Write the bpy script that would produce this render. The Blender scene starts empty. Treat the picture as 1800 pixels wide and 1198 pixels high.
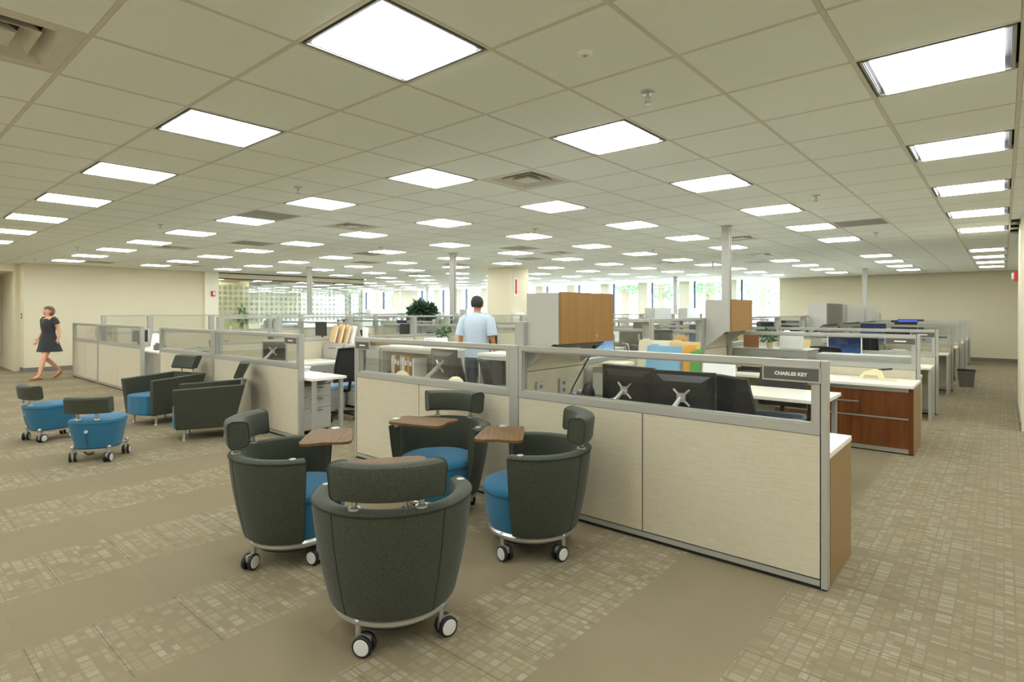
import bpy, bmesh, math, random
from mathutils import Vector, Matrix

# ------------------------------------------------------------------ camera, world, exposure
SC = bpy.context.scene
COL = SC.collection
FPX, CXP, CYP, YAW, CAMH = 1007.2, 900.0, 546.4, 0.709, 1.505
CEIL = CAMH + 1.186                      # ceiling height
GX, GY, GS = -2.3747, 1.9119, 0.61       # ceiling grid origin and pitch

cam = bpy.data.cameras.new('camera')
cam.sensor_width = 36.0
cam.lens = FPX / 1800.0 * 36.0
cam.shift_y = -(599.0 - CYP) / 1800.0
cam.clip_start, cam.clip_end = 0.05, 300
cam_o = bpy.data.objects.new('camera', cam)
cam_o.location = (0, 0, CAMH)
cam_o.rotation_euler = (math.pi / 2, 0, YAW)
COL.objects.link(cam_o)
SC.camera = cam_o

SC.view_settings.view_transform = 'Standard'
SC.view_settings.look = 'None'
SC.view_settings.gamma = 1.0
SC.view_settings.use_curve_mapping = False
SC.view_settings.exposure = 0.0
SC.cycles.transparent_max_bounces = 48
SC.cycles.max_bounces = 9
SC.cycles.adaptive_threshold = 0.02
SC.cycles.diffuse_bounces = 5
SC.cycles.transmission_bounces = 12
SC.cycles.sample_clamp_indirect = 12.0

LAMP_STRENGTH = 19.0
LAMP_COLOR = (0.96, 1.0, 0.985)
world = bpy.data.worlds.new('daylight')
SC.world = world
world.use_nodes = True
bg = world.node_tree.nodes['Background']
bg.inputs['Color'].default_value = (0.80, 0.90, 1.0, 1)
bg.inputs['Strength'].default_value = 13.0

C_, S_ = math.cos(YAW), math.sin(YAW)
def at(px, py, z=0.0):
    u, v = (px - CXP) / FPX, (CYP - py) / FPX
    t = (z - CAMH) / v
    return Vector(((C_ * u - S_) * t, (S_ * u + C_) * t, z))
def proj(x, y, z):
    d = -S_ * x + C_ * y
    if d < 0.05:
        return (-9999, -9999, d)
    return (CXP + FPX * (C_ * x + S_ * y) / d, CYP - FPX * (z - CAMH) / d, d)

rnd = random.Random(7)
R = math.radians

# ------------------------------------------------------------------ materials
def lin(c):
    c = c / 255.0
    return c / 12.92 if c <= 0.04045 else ((c + 0.055) / 1.055) ** 2.4
def rgb(r, g, b):
    return (lin(r), lin(g), lin(b), 1.0)
MATS = {}
def base_mat(name):
    m = bpy.data.materials.new(name)
    m.use_nodes = True
    MATS[name] = m
    nt = m.node_tree
    return m, nt, nt.nodes['Principled BSDF']
def plain(name, col, rough=0.5, metal=0.0, spec=0.5, var=0.0, vscale=6.0, bump=0.0, bscale=200.0, emit=None, estr=0.0, sheen=0.0):
    m, nt, p = base_mat(name)
    p.inputs['Roughness'].default_value = rough
    p.inputs['Metallic'].default_value = metal
    p.inputs['Specular IOR Level'].default_value = spec
    c = rgb(*col)
    p.inputs['Base Color'].default_value = c
    tc = nt.nodes.new('ShaderNodeTexCoord')
    if var:
        n = nt.nodes.new('ShaderNodeTexNoise'); n.inputs['Scale'].default_value = vscale
        n.inputs['Detail'].default_value = 3
        mx = nt.nodes.new('ShaderNodeMix'); mx.data_type = 'RGBA'
        mx.inputs['A'].default_value = tuple(v * (1 - var) for v in c[:3]) + (1,)
        mx.inputs['B'].default_value = tuple(min(1, v * (1 + var)) for v in c[:3]) + (1,)
        nt.links.new(tc.outputs['Object'], n.inputs['Vector'])
        nt.links.new(n.outputs['Fac'], mx.inputs['Factor'])
        nt.links.new(mx.outputs['Result'], p.inputs['Base Color'])
    if bump:
        n = nt.nodes.new('ShaderNodeTexNoise'); n.inputs['Scale'].default_value = bscale
        b = nt.nodes.new('ShaderNodeBump'); b.inputs['Strength'].default_value = bump
        b.inputs['Distance'].default_value = 0.002
        nt.links.new(tc.outputs['Object'], n.inputs['Vector'])
        nt.links.new(n.outputs['Fac'], b.inputs['Height'])
        nt.links.new(b.outputs['Normal'], p.inputs['Normal'])
    if emit:
        p.inputs['Emission Color'].default_value = emit + (1,)
        p.inputs['Emission Strength'].default_value = estr
    if sheen:
        p.inputs['Sheen Weight'].default_value = sheen
    return m
def cloth(name, c1, c2, sx=60, sz=420, rough=0.95, bump=0.35, sheen=0.15):
    """woven fabric: slubs stretched along the horizontal"""
    m, nt, p = base_mat(name)
    p.inputs['Roughness'].default_value = rough
    p.inputs['Specular IOR Level'].default_value = 0.2
    p.inputs['Sheen Weight'].default_value = sheen
    tc = nt.nodes.new('ShaderNodeTexCoord')
    outs = []
    for sc in ((sx, sx, sz), (sz, sz, sx)):
        mp = nt.nodes.new('ShaderNodeMapping'); mp.inputs['Scale'].default_value = sc
        n = nt.nodes.new('ShaderNodeTexNoise'); n.inputs['Scale'].default_value = 1.0; n.inputs['Detail'].default_value = 2
        nt.links.new(tc.outputs['Object'], mp.inputs['Vector']); nt.links.new(mp.outputs['Vector'], n.inputs['Vector'])
        outs.append(n.outputs['Fac'])
    ad = nt.nodes.new('ShaderNodeMath'); ad.operation = 'MULTIPLY_ADD'
    nt.links.new(outs[0], ad.inputs[0]); ad.inputs[1].default_value = 0.65
    ml = nt.nodes.new('ShaderNodeMath'); ml.operation = 'MULTIPLY'; ml.inputs[1].default_value = 0.35
    nt.links.new(outs[1], ml.inputs[0]); nt.links.new(ml.outputs[0], ad.inputs[2])
    rp = nt.nodes.new('ShaderNodeValToRGB')
    rp.color_ramp.elements[0].position = 0.36; rp.color_ramp.elements[0].color = rgb(*c1)
    rp.color_ramp.elements[1].position = 0.64; rp.color_ramp.elements[1].color = rgb(*c2)
    nt.links.new(ad.outputs[0], rp.inputs['Fac']); nt.links.new(rp.outputs['Color'], p.inputs['Base Color'])
    b = nt.nodes.new('ShaderNodeBump'); b.inputs['Strength'].default_value = bump; b.inputs['Distance'].default_value = 0.001
    nt.links.new(ad.outputs[0], b.inputs['Height']); nt.links.new(b.outputs['Normal'], p.inputs['Normal'])
    return m
def wood(name, c1, c2, scale=(30, 30, 1.6), rough=0.35, spec=0.4):
    m, nt, p = base_mat(name)
    p.inputs['Specular IOR Level'].default_value = spec
    p.inputs['Roughness'].default_value = rough
    tc = nt.nodes.new('ShaderNodeTexCoord')
    mp = nt.nodes.new('ShaderNodeMapping'); mp.inputs['Scale'].default_value = scale
    n = nt.nodes.new('ShaderNodeTexNoise'); n.inputs['Scale'].default_value = 1.0; n.inputs['Detail'].default_value = 5
    n.inputs['Distortion'].default_value = 0.6
    rp = nt.nodes.new('ShaderNodeValToRGB')
    rp.color_ramp.elements[0].position = 0.3; rp.color_ramp.elements[0].color = rgb(*c1)
    rp.color_ramp.elements[1].position = 0.7; rp.color_ramp.elements[1].color = rgb(*c2)
    nt.links.new(tc.outputs['Object'], mp.inputs['Vector']); nt.links.new(mp.outputs['Vector'], n.inputs['Vector'])
    nt.links.new(n.outputs['Fac'], rp.inputs['Fac']); nt.links.new(rp.outputs['Color'], p.inputs['Base Color'])
    return m
def glass(name, tint=(0.93, 0.95, 0.93), refl=0.07, haze=0.0, hazecol=(220, 230, 225)):
    m, nt, p = base_mat(name)
    nt.nodes.remove(p)
    out = nt.nodes['Material Output']
    tr = nt.nodes.new('ShaderNodeBsdfTransparent'); tr.inputs['Color'].default_value = tint + (1,)
    gl = nt.nodes.new('ShaderNodeBsdfGlossy'); gl.inputs['Roughness'].default_value = 0.02
    lw = nt.nodes.new('ShaderNodeFresnel'); lw.inputs['IOR'].default_value = 1.35
    mx = nt.nodes.new('ShaderNodeMixShader')
    ml = nt.nodes.new('ShaderNodeMath'); ml.operation = 'MULTIPLY_ADD'; ml.inputs[1].default_value = 0.4; ml.inputs[2].default_value = refl * 0.2
    nt.links.new(lw.outputs[0], ml.inputs[0]); nt.links.new(ml.outputs[0], mx.inputs[0])
    nt.links.new(tr.outputs[0], mx.inputs[1]); nt.links.new(gl.outputs[0], mx.inputs[2])
    last = mx
    if haze:
        df = nt.nodes.new('ShaderNodeBsdfDiffuse'); df.inputs['Color'].default_value = rgb(*hazecol)
        m2 = nt.nodes.new('ShaderNodeMixShader'); m2.inputs[0].default_value = haze
        nt.links.new(mx.outputs[0], m2.inputs[1]); nt.links.new(df.outputs[0], m2.inputs[2]); last = m2
    nt.links.new(last.outputs[0], out.inputs['Surface'])
    return m
def emitter(name, col, strength):
    m, nt, p = base_mat(name)
    p.inputs['Base Color'].default_value = (0.02, 0.02, 0.02, 1)
    p.inputs['Emission Color'].default_value = col + (1,)
    p.inputs['Emission Strength'].default_value = strength
    return m
def screen(name, c_lo, c_hi, strength):
    """lit desktop picture: blue gradient with a lighter swirl"""
    m, nt, p = base_mat(name)
    p.inputs['Base Color'].default_value = (0.01, 0.01, 0.01, 1); p.inputs['Roughness'].default_value = 0.2
    tc = nt.nodes.new('ShaderNodeTexCoord'); sp = nt.nodes.new('ShaderNodeSeparateXYZ')
    n = nt.nodes.new('ShaderNodeTexNoise'); n.inputs['Scale'].default_value = 7.0
    nt.links.new(tc.outputs['Generated'], sp.inputs[0]); nt.links.new(tc.outputs['Generated'], n.inputs['Vector'])
    ad = nt.nodes.new('ShaderNodeMath'); ad.operation = 'MULTIPLY_ADD'; ad.inputs[1].default_value = 0.5
    nt.links.new(n.outputs['Fac'], ad.inputs[0]); nt.links.new(sp.outputs['Z'], ad.inputs[2])
    rp = nt.nodes.new('ShaderNodeValToRGB')
    rp.color_ramp.elements[0].position = 0.2; rp.color_ramp.elements[0].color = rgb(*c_hi)
    rp.color_ramp.elements[1].position = 1.2; rp.color_ramp.elements[1].color = rgb(*c_lo)
    nt.links.new(ad.outputs[0], rp.inputs['Fac']); nt.links.new(rp.outputs['Color'], p.inputs['Emission Color'])
    p.inputs['Emission Strength'].default_value = strength
    return m
def carpet(name, pattern):
    m, nt, p = base_mat(name)
    p.inputs['Roughness'].default_value = 1.0; p.inputs['Specular IOR Level'].default_value = 0.1
    N, L = nt.nodes, nt.links
    geo = N.new('ShaderNodeNewGeometry')
    def noise(scale, detail=2):
        n = N.new('ShaderNodeTexNoise'); n.inputs['Scale'].default_value = scale; n.inputs['Detail'].default_value = detail
        L.new(geo.outputs['Position'], n.inputs['Vector']); return n.outputs['Fac']
    def math_(op, a, b=None, c=None):
        n = N.new('ShaderNodeMath'); n.operation = op
        for i, v in enumerate((a, b, c)):
            if v is None: continue
            if isinstance(v, (int, float)): n.inputs[i].default_value = v
            else: L.new(v, n.inputs[i])
        return n.outputs[0]
    def mix(f, a, b):
        n = N.new('ShaderNodeMix'); n.data_type = 'RGBA'
        for k, v in (('Factor', f), ('A', a), ('B', b)):
            if isinstance(v, (int, float, tuple)): n.inputs[k].default_value = v
            else: L.new(v, n.inputs[k])
        return n.outputs['Result']
    fine = noise(420, 3); broad = noise(1.3, 3)
    mott = math_('ADD', math_('MULTIPLY', fine, 0.7), math_('MULTIPLY', broad, 0.3))
    col = mix(mott, rgb(111, 101, 80), rgb(146, 134, 109))
    if pattern:
        sp = N.new('ShaderNodeSeparateXYZ'); L.new(geo.outputs['Position'], sp.inputs[0])
        # columns along Y, unequal widths through a warped x
        xs = math_('DIVIDE', math_('ADD', sp.outputs['X'], math_('MULTIPLY', math_('SINE', math_('MULTIPLY', sp.outputs['X'], 41.0)), 0.010)), 0.0508)
        ci = math_('FLOOR', xs); cf = math_('FRACT', xs)
        wn = N.new('ShaderNodeTexWhiteNoise'); wn.noise_dimensions = '1D'; L.new(ci, wn.inputs['W'])
        ys = math_('DIVIDE', math_('ADD', sp.outputs['Y'], math_('MULTIPLY', math_('SINE', math_('MULTIPLY', sp.outputs['Y'], 33.0)), 0.012)), 0.0381)
        ri = math_('FLOOR', ys); rf = math_('FRACT', ys)
        cmb = N.new('ShaderNodeCombineXYZ'); L.new(ci, cmb.inputs[0]); L.new(ri, cmb.inputs[1])
        w2 = N.new('ShaderNodeTexWhiteNoise'); w2.noise_dimensions = '2D'; L.new(cmb.outputs[0], w2.inputs['Vector'])
        # merge cells into longer dashes
        r2 = math_('FLOOR', math_('MULTIPLY', xs, 0.4))
        cm2 = N.new('ShaderNodeCombineXYZ'); L.new(r2, cm2.inputs[0]); L.new(ri, cm2.inputs[1])
        w3 = N.new('ShaderNodeTexWhiteNoise'); w3.noise_dimensions = '2D'; L.new(cm2.outputs[0], w3.inputs['Vector'])
        val = math_('ADD', math_('MULTIPLY', w2.outputs['Value'], 0.55), math_('MULTIPLY', w3.outputs['Value'], 0.45))
        on = N.new('ShaderNodeMapRange'); on.inputs['From Min'].default_value = 0.26; on.inputs['From Max'].default_value = 0.86
        L.new(val, on.inputs['Value'])
        gapx = math_('MULTIPLY', math_('GREATER_THAN', cf, 0.17), math_('ADD', 0.55, math_('MULTIPLY', wn.outputs['Value'], 0.45)))
        gapy = math_('ADD', 0.12, math_('MULTIPLY', math_('GREATER_THAN', rf, 0.24), 0.88))
        rib = math_('ADD', 0.62, math_('MULTIPLY', math_('SINE', math_('MULTIPLY', sp.outputs['Y'], 2 * math.pi / 0.0078)), 0.38))
        msk = math_('MULTIPLY', math_('MULTIPLY', gapx, gapy), math_('MULTIPLY', on.outputs[0], rib))
        hue = mix(w2.outputs['Value'], rgb(190, 180, 140), rgb(178, 174, 158))
        col = mix(math_('MULTIPLY', msk, 0.72), col, hue)
        # dark yarn line across the tile
        yl = math_('FRACT', math_('DIVIDE', math_('SUBTRACT', sp.outputs['Y'], 0.775), 0.6096))
        y2 = math_('FRACT', math_('DIVIDE', math_('SUBTRACT', sp.outputs['Y'], 0.517), 0.6096))
        ln = math_('MAXIMUM', math_('LESS_THAN', yl, 0.010), math_('LESS_THAN', y2, 0.012))
        col = mix(math_('MULTIPLY', ln, 0.55), col, rgb(96, 88, 70))
    L.new(col, p.inputs['Base Color'])
    b = N.new('ShaderNodeBump'); b.inputs['Strength'].default_value = 0.6; b.inputs['Distance'].default_value = 0.003
    L.new(fine, b.inputs['Height']); L.new(b.outputs['Normal'], p.inputs['Normal'])
    return m

plain('wall paint', (216, 208, 182), 0.85, var=0.02, vscale=1.5)
plain('white wall paint', (232, 227, 210), 0.85, var=0.02)
plain('yellow wall paint', (216, 206, 158), 0.85, var=0.02)
plain('baseboard vinyl', (118, 112, 104), 0.6, var=0.04)
plain('ceiling tile', (242, 247, 241), 0.95, spec=0.1, var=0.025, vscale=30, bump=0.25, bscale=260)
plain('ceiling tee', (216, 212, 198), 0.6)
plain('plenum dark', (70, 66, 58), 0.9)
plain('lamp channel', (46, 46, 46), 0.45, metal=0.3)
plain('lamp flange', (150, 150, 146), 0.35, metal=0.6)
emitter('lamp lens', LAMP_COLOR, LAMP_STRENGTH)
plain('diffuser white', (214, 210, 198), 0.45)
plain('grille grey', (172, 170, 162), 0.55, var=0.06, vscale=300)
carpet('carpet plain', False)
carpet('carpet pattern', True)
cloth('divider fabric', (190, 182, 158), (206, 198, 176), 10, 320, bump=0.1)
plain('divider metal', (176, 175, 168), 0.42, metal=0.35)
plain('divider black', (24, 24, 24), 0.7)
glass('clear glass', (0.955, 0.965, 0.955), 0.06)
glass('window glass', (0.97, 0.985, 0.99), 0.05)
cloth('green fabric', (36, 39, 31), (78, 82, 68), 220, 560, bump=0.5, sheen=0.12)
plain('green piping', (34, 36, 30), 0.8)
cloth('blue fabric', (42, 98, 128), (52, 110, 142), 260, 600, bump=0.15)
plain('blue piping', (26, 74, 100), 0.8)
plain('satin aluminium', (190, 190, 186), 0.32, metal=0.75)
plain('white hub', (205, 206, 204), 0.4)
plain('black rubber', (20, 20, 20), 0.6)
wood('tablet wood', (88, 64, 36), (114, 86, 50), (4, 60, 60), 0.55, 0.2)
wood('door veneer', (140, 102, 52), (152, 114, 62), (26, 26, 1.2), 0.35)
wood('dark walnut', (92, 50, 22), (122, 72, 34), (22, 22, 1.4), 0.3)
plain('gable brown', (142, 112, 72), 0.4, var=0.05, vscale=4)
plain('laminate white', (238, 234, 220), 0.35, var=0.01)
plain('laminate edge', (216, 210, 190), 0.4)
plain('cabinet grey', (186, 185, 178), 0.42, metal=0.1)
plain('cabinet dark', (120, 118, 110), 0.5)
plain('shadow gap', (60, 59, 55), 0.8)
plain('monitor black', (30, 30, 32), 0.45)
plain('monitor silver', (196, 196, 194), 0.35, metal=0.4)
plain('chair mesh', (40, 40, 42), 0.8, bump=0.6, bscale=500)
plain('chair plastic', (34, 34, 36), 0.5)
plain('chair seat blue', (120, 148, 172), 0.9)
screen('screen blue', (24, 40, 74), (70, 110, 160), 0.8)
screen('screen bright', (60, 90, 190), (130, 200, 230), 1.3)
emitter('phone display', (0.25, 0.42, 0.9), 1.2)
plain('phone grey', (98, 98, 98), 0.5)
plain('phone light', (168, 168, 164), 0.45)
plain('cream plastic', (226, 218, 176), 0.45)
plain('paper white', (240, 240, 238), 0.8, var=0.015)
plain('paper cream', (230, 222, 196), 0.8)
plain('folder manila', (224, 196, 142), 0.8, var=0.04)
plain('folder orange', (224, 164, 62), 0.7)
plain('folder green', (88, 160, 76), 0.7)
plain('folder brown', (150, 98, 60), 0.8, var=0.06)
plain('folder blue', (126, 178, 206), 0.6, var=0.08, vscale=8)
plain('folder red', (190, 60, 54), 0.7)
plain('plastic black', (28, 28, 30), 0.5)
plain('plastic white', (232, 232, 230), 0.45)
plain('sign red', (196, 40, 34), 0.5)
plain('sign grey', (88, 86, 80), 0.5)
plain('letter white', (236, 234, 226), 0.6)
emitter('exit green', (0.16, 0.62, 0.20), 0.9)
plain('leaf green', (66, 104, 52), 0.6, var=0.35, vscale=9)
plain('leaf dark', (50, 82, 58), 0.6, var=0.35, vscale=9)
plain('leaf tree', (96, 150, 84), 0.7, var=0.3, vscale=3)
plain('bark', (120, 104, 88), 0.9, var=0.2, vscale=12)
plain('pot clay', (206, 190, 150), 0.7)
plain('soil', (60, 46, 34), 1.0)
plain('skin', (222, 168, 136), 0.55, var=0.03)
plain('skin tan', (206, 142, 104), 0.55, var=0.03)
plain('hair brown', (112, 82, 48), 0.7, var=0.25, vscale=60)
plain('hair dark', (44, 40, 38), 0.7, var=0.25, vscale=60)
cloth('dress charcoal', (48, 48, 52), (64, 64, 68), 60, 300)
cloth('polo blue', (176, 192, 208), (196, 210, 222), 60, 300)
cloth('trouser slate', (76, 84, 100), (92, 100, 116), 60, 300)
plain('shoe tan', (168, 112, 62), 0.5)
plain('lip', (176, 92, 84), 0.5)
plain('concrete outside', (214, 214, 208), 0.9, var=0.05, vscale=0.5)
plain('facade', (226, 230, 234), 0.8, var=0.04, vscale=0.3)
plain('facade glass', (150, 176, 196), 0.15)
plain('mullion dark', (66, 76, 92), 0.4, metal=0.3)
plain('door white', (226, 222, 206), 0.5)
plain('door dark', (70, 60, 46), 0.6)

# ------------------------------------------------------------------ mesh helpers
class MB:
    def __init__(self):
        self.v, self.f = [], []
    def add(self, vs, fs):
        k = len(self.v)
        self.v += [tuple(p) for p in vs]
        self.f += [tuple(i + k for i in q) for q in fs]
        return self
    def box(self, x0, x1, y0, y1, z0, z1, M=None):
        vs = [Vector((x, y, z)) for z in (z0, z1) for y in (y0, y1) for x in (x0, x1)]
        if M is not None: vs = [M @ p for p in vs]
        return self.add(vs, [(0, 2, 3, 1), (4, 5, 7, 6), (0, 1, 5, 4), (2, 6, 7, 3), (0, 4, 6, 2), (1, 3, 7, 5)])
    def rbox(self, x0, x1, y0, y1, z0, z1, b=0.01, M=None):
        """box with chamfered edges all round"""
        bm = bmesh.new()
        bmesh.ops.create_cube(bm, size=1.0)
        for p in bm.verts:
            p.co = Vector(((x0 + x1) / 2 + p.co.x * (x1 - x0), (y0 + y1) / 2 + p.co.y * (y1 - y0), (z0 + z1) / 2 + p.co.z * (z1 - z0)))
        bmesh.ops.bevel(bm, geom=bm.edges[:], offset=b, segments=2, profile=0.6, affect='EDGES')
        bm.verts.index_update()
        vs = [(M @ p.co if M is not None else p.co.copy()) for p in bm.verts]
        fs = [tuple(q.index for q in f.verts) for f in bm.faces]
        bm.free()
        return self.add(vs, fs)
    def loft(self, rings, closed=True, cap0=True, cap1=True):
        n = len(rings[0]); k = len(self.v)
        for r in rings: self.v += [tuple(p) for p in r]
        m = n if closed else n - 1
        for a in range(len(rings) - 1):
            for i in range(m):
                j = (i + 1) % n
                self.f.append((k + a * n + i, k + a * n + j, k + (a + 1) * n + j, k + (a + 1) * n + i))
        if cap0: self.f.append(tuple(k + i for i in reversed(range(n))))
        if cap1: self.f.append(tuple(k + (len(rings) - 1) * n + i for i in range(n)))
        return self
    def lathe(self, prof, n=32, cx=0, cy=0, M=None):
        rings = []
        for r, z in prof:
            ring = [Vector((cx + max(r, 1e-4) * math.cos(2 * math.pi * i / n), cy + max(r, 1e-4) * math.sin(2 * math.pi * i / n), z)) for i in range(n)]
            rings.append([M @ p for p in ring] if M is not None else ring)
        return self.loft(rings)
    def cyl(self, p0, p1, r0, r1=None, n=12):
        r1 = r0 if r1 is None else r1
        p0, p1 = Vector(p0), Vector(p1); d = (p1 - p0).normalized()
        a = d.orthogonal().normalized(); b = d.cross(a)
        ring = lambda p, r: [p + a * (r * math.cos(2 * math.pi * i / n)) + b * (r * math.sin(2 * math.pi * i / n)) for i in range(n)]
        return self.loft([ring(p0, r0), ring(p1, r1)])
    def tube(self, pts, r, n=8):
        pts = [Vector(p) for p in pts]; rings = []; a = None
        for i, p in enumerate(pts):
            d = (pts[min(i + 1, len(pts) - 1)] - pts[max(i - 1, 0)]).normalized()
            a = d.orthogonal().normalized() if a is None else (a - d * a.dot(d)).normalized()
            b = d.cross(a)
            rings.append([p + a * (r * math.cos(2 * math.pi * k / n)) + b * (r * math.sin(2 * math.pi * k / n)) for k in range(n)])
        return self.loft(rings)
    def prism(self, poly, z0, z1, M=None):
        """2D polygon extruded along z"""
        rs = [[Vector((x, y, z)) for x, y in poly] for z in (z0, z1)]
        if M is not None: rs = [[M @ p for p in r] for r in rs]
        return self.loft(rs)
    def sweep(self, sec, phis, M=None):
        """closed (r,z) section swept about z over the angles (from +Y, counter-clockwise)"""
        rings = []
        for a in phis:
            rings.append([Vector((-r * math.sin(a), r * math.cos(a), z)) for r, z in sec])
        if M is not None: rings = [[M @ p for p in r] for r in rings]
        return self.loft(rings)
    def ball(self, c, rx, ry=None, rz=None, n=16, m=10):
        ry = ry or rx; rz = rz or rx
        rings = []
        for i in range(1, m):
            t = math.pi * i / m
            rings.append([Vector((c[0] + rx * math.sin(t) * math.cos(2 * math.pi * k / n), c[1] + ry * math.sin(t) * math.sin(2 * math.pi * k / n), c[2] - rz * math.cos(t))) for k in range(n)])
        return self.loft(rings)
    def mesh(self, name, mat, smooth=None):
        me = bpy.data.meshes.new(name)
        me.from_pydata(self.v, [], self.f)
        bm = bmesh.new(); bm.from_mesh(me)
        bmesh.ops.recalc_face_normals(bm, faces=bm.faces[:])
        bm.to_mesh(me); bm.free()
        if smooth:
            me.polygons.foreach_set('use_smooth', [True] * len(me.polygons))
            me.set_sharp_from_angle(angle=R(smooth))
        me.materials.append(MATS[mat])
        return me
    def obj(self, name, mat, parent=None, smooth=None):
        return link(name, self.mesh(name, mat, smooth), parent)
def link(name, data, parent=None, loc=None, rz=None):
    o = bpy.data.objects.new(name, data)
    COL.objects.link(o)
    if parent is not None: o.parent = parent
    if loc is not None: o.location = loc
    if rz is not None: o.rotation_euler = (0, 0, rz)
    return o
def tag(o, label, cat=None, group=None, kind=None):
    o['label'] = label
    if cat: o['category'] = cat
    if group: o['group'] = group
    if kind: o['kind'] = kind
    return o
def thing(name, label, cat, loc=(0, 0, 0), rz=0.0, group=None):
    return tag(link(name, None, None, loc, rz), label, cat, group)
def struct(o, label):
    o['kind'] = 'structure'; o['label'] = label
    return o
def copy_tree(o, parent=None):
    c = o.copy(); COL.objects.link(c); c.parent = parent
    for ch in o.children: copy_tree(ch, c)
    return c
def place(proto, used, loc, rz, label, group):
    o = copy_tree(proto) if used else proto
    o.location = loc; o.rotation_euler = (0, 0, rz)
    o['label'] = label
    if group: o['group'] = group
    return o
def B(x0, x1, y0, y1, z0, z1):
    return MB().box(x0, x1, y0, y1, z0, z1)

# ------------------------------------------------------------------ the setting
XL, XG, XW, XR = -18.21, -22.6, -36.6, 3.3     # left wall, glazed room back, far left end, right wall
YB, YF, YD, YG0, YG1 = -4.0, 22.2, 2.87, 7.42, 12.7
def inroom(x, y):
    if not (YB < y < YF and x < XR): return False
    if x > XL: return x < 0.17 or y < 9.6 or (y > 11.95 and x < 1.3)
    if y > YG1: return x > XW
    if YG0 < y < YG1: return x > XG
    if y < YD: return x > -20.6
    return False

floor = struct(B(XW, XR, YB, YF + .2, -0.12, -0.006).obj('floor', 'carpet plain'), 'carpeted office floor in bands of plain and patterned tiles')
TS, TX, TY = 0.6096, -0.88, 0.52
me_t = {k: MB().box(0.0002, TS - 0.0002, 0.0002, TS - 0.0002, -0.006, 0.0).mesh('carpet_tile', m) for k, m in ((0, 'carpet plain'), (1, 'carpet pattern'))}
cells = []
for i in range(int((XW - TX) / TS) - 1, int((XR - TX) / TS) + 1):
    for j in range(int((YB - TY) / TS) - 1, int((YF - TY) / TS) + 1):
        x, y = TX + i * TS, TY + j * TS
        if x < XW or y + TS > YF + .3 or x + TS > XR + .3: continue
        kind = 1 if i >= 0 else (0 if (-i) % 2 == 1 else 1)
        px, py, d = proj(x + TS / 2, y + TS / 2, 0)
        behind = y > 3.2 and (-5.1 < x < -0.9 or -10.7 < x < -6.4 or -16.2 < x < -11.7)
        see = -60 < px < 1860 and 600 < py < 1290 and not behind
        cells.append((0 if see else 1, d if d > 0 else 999, x, y, kind))
cells.sort()
rest = {0: MB(), 1: MB()}
for n, (s, d, x, y, kind) in enumerate(cells):
    if n < 300 and s == 0:
        link('carpet_tile', me_t[kind], floor, (x, y, 0))
    else:
        rest[kind].box(x + .0002, x + TS - .0002, y + .0002, y + TS - .0002, -0.006, 0)
for kind, m in ((0, 'carpet plain'), (1, 'carpet pattern')):
    o = rest[kind].obj('carpet_tiles_beyond', m, floor); o['kind'] = 'stuff'

# ceiling: slab, tees, tiles
ceiling = struct(B(XW, XR, YB, YF + .2, CEIL + 0.12, CEIL + 0.3).obj('ceiling', 'plenum dark'), 'suspended ceiling of square off-white tiles')
def cell_xy(i, j): return GX + i * GS, GY + j * GS
def is_lamp(i, j): return i % 3 == 0 and j % 3 == 2 and j < 31 and not (j == 17 and i in (3, 0, -3))
VENTS = [(-2, -3), (-2, 3), (-8, 4), (-2, 12), (-3, 17), (-16, 3), (-8, 12), (-7, 18), (-14, 13), (-23, 6)]
GRILLES = [(1, 11), (-8, 2), (-13, 4), (-6, 5), (-8, 10), (-13, 8), (-24, 3), (-10, 13), (-4, 20), (-16, 10), (-20, 16)]
special = set(VENTS) | set(GRILLES)
i0, i1 = int((XW - GX) / GS) - 1, int((XR - GX) / GS) + 1
j0, j1 = int((YB - GY) / GS) - 1, int((YF - GY) / GS) + 1
tile_me = MB().box(.0115, GS - .0115, .0115, GS - .0115, 0.0, 0.014).mesh('ceiling_tile', 'ceiling tile')
ct, lamps_at = [], []
for i in range(i0, i1 + 1):
    for j in range(j0, j1 + 1):
        x, y = cell_xy(i, j)
        if not inroom(x + GS / 2, y + GS / 2): continue
        if is_lamp(i, j): lamps_at.append((i, j)); continue
        if (i, j) in special: continue
        px, py, d = proj(x + GS / 2, y + GS / 2, CEIL)
        see = -250 < px < 2050 and -250 < py < 520
        ct.append((0 if see else 1, d if d > 0 else 999, x, y))
ct.sort()
restc = MB()
for n, (s, d, x, y) in enumerate(ct):
    if n < 300 and s == 0: link('ceiling_tile', tile_me, ceiling, (x, y, CEIL))
    else: restc.box(x + .0115, x + GS - .0115, y + .0115, y + GS - .0115, CEIL, CEIL + .014)
o = restc.obj('ceiling_tiles_beyond', 'ceiling tile', ceiling); o['kind'] = 'stuff'
tee = MB()
for i in range(i0, i1 + 2):
    x = GX + i * GS
    tee.box(x - .010, x + .010, YB, YF, CEIL - .001, CEIL + .03)
for j in range(j0, j1 + 2):
    y = GY + j * GS
    tee.box(XW, XR, y - .010, y + .010, CEIL - .0005, CEIL + .03)
o = tee.obj('ceiling_tee_grid', 'ceiling tee', ceiling); o['kind'] = 'stuff'

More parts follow.
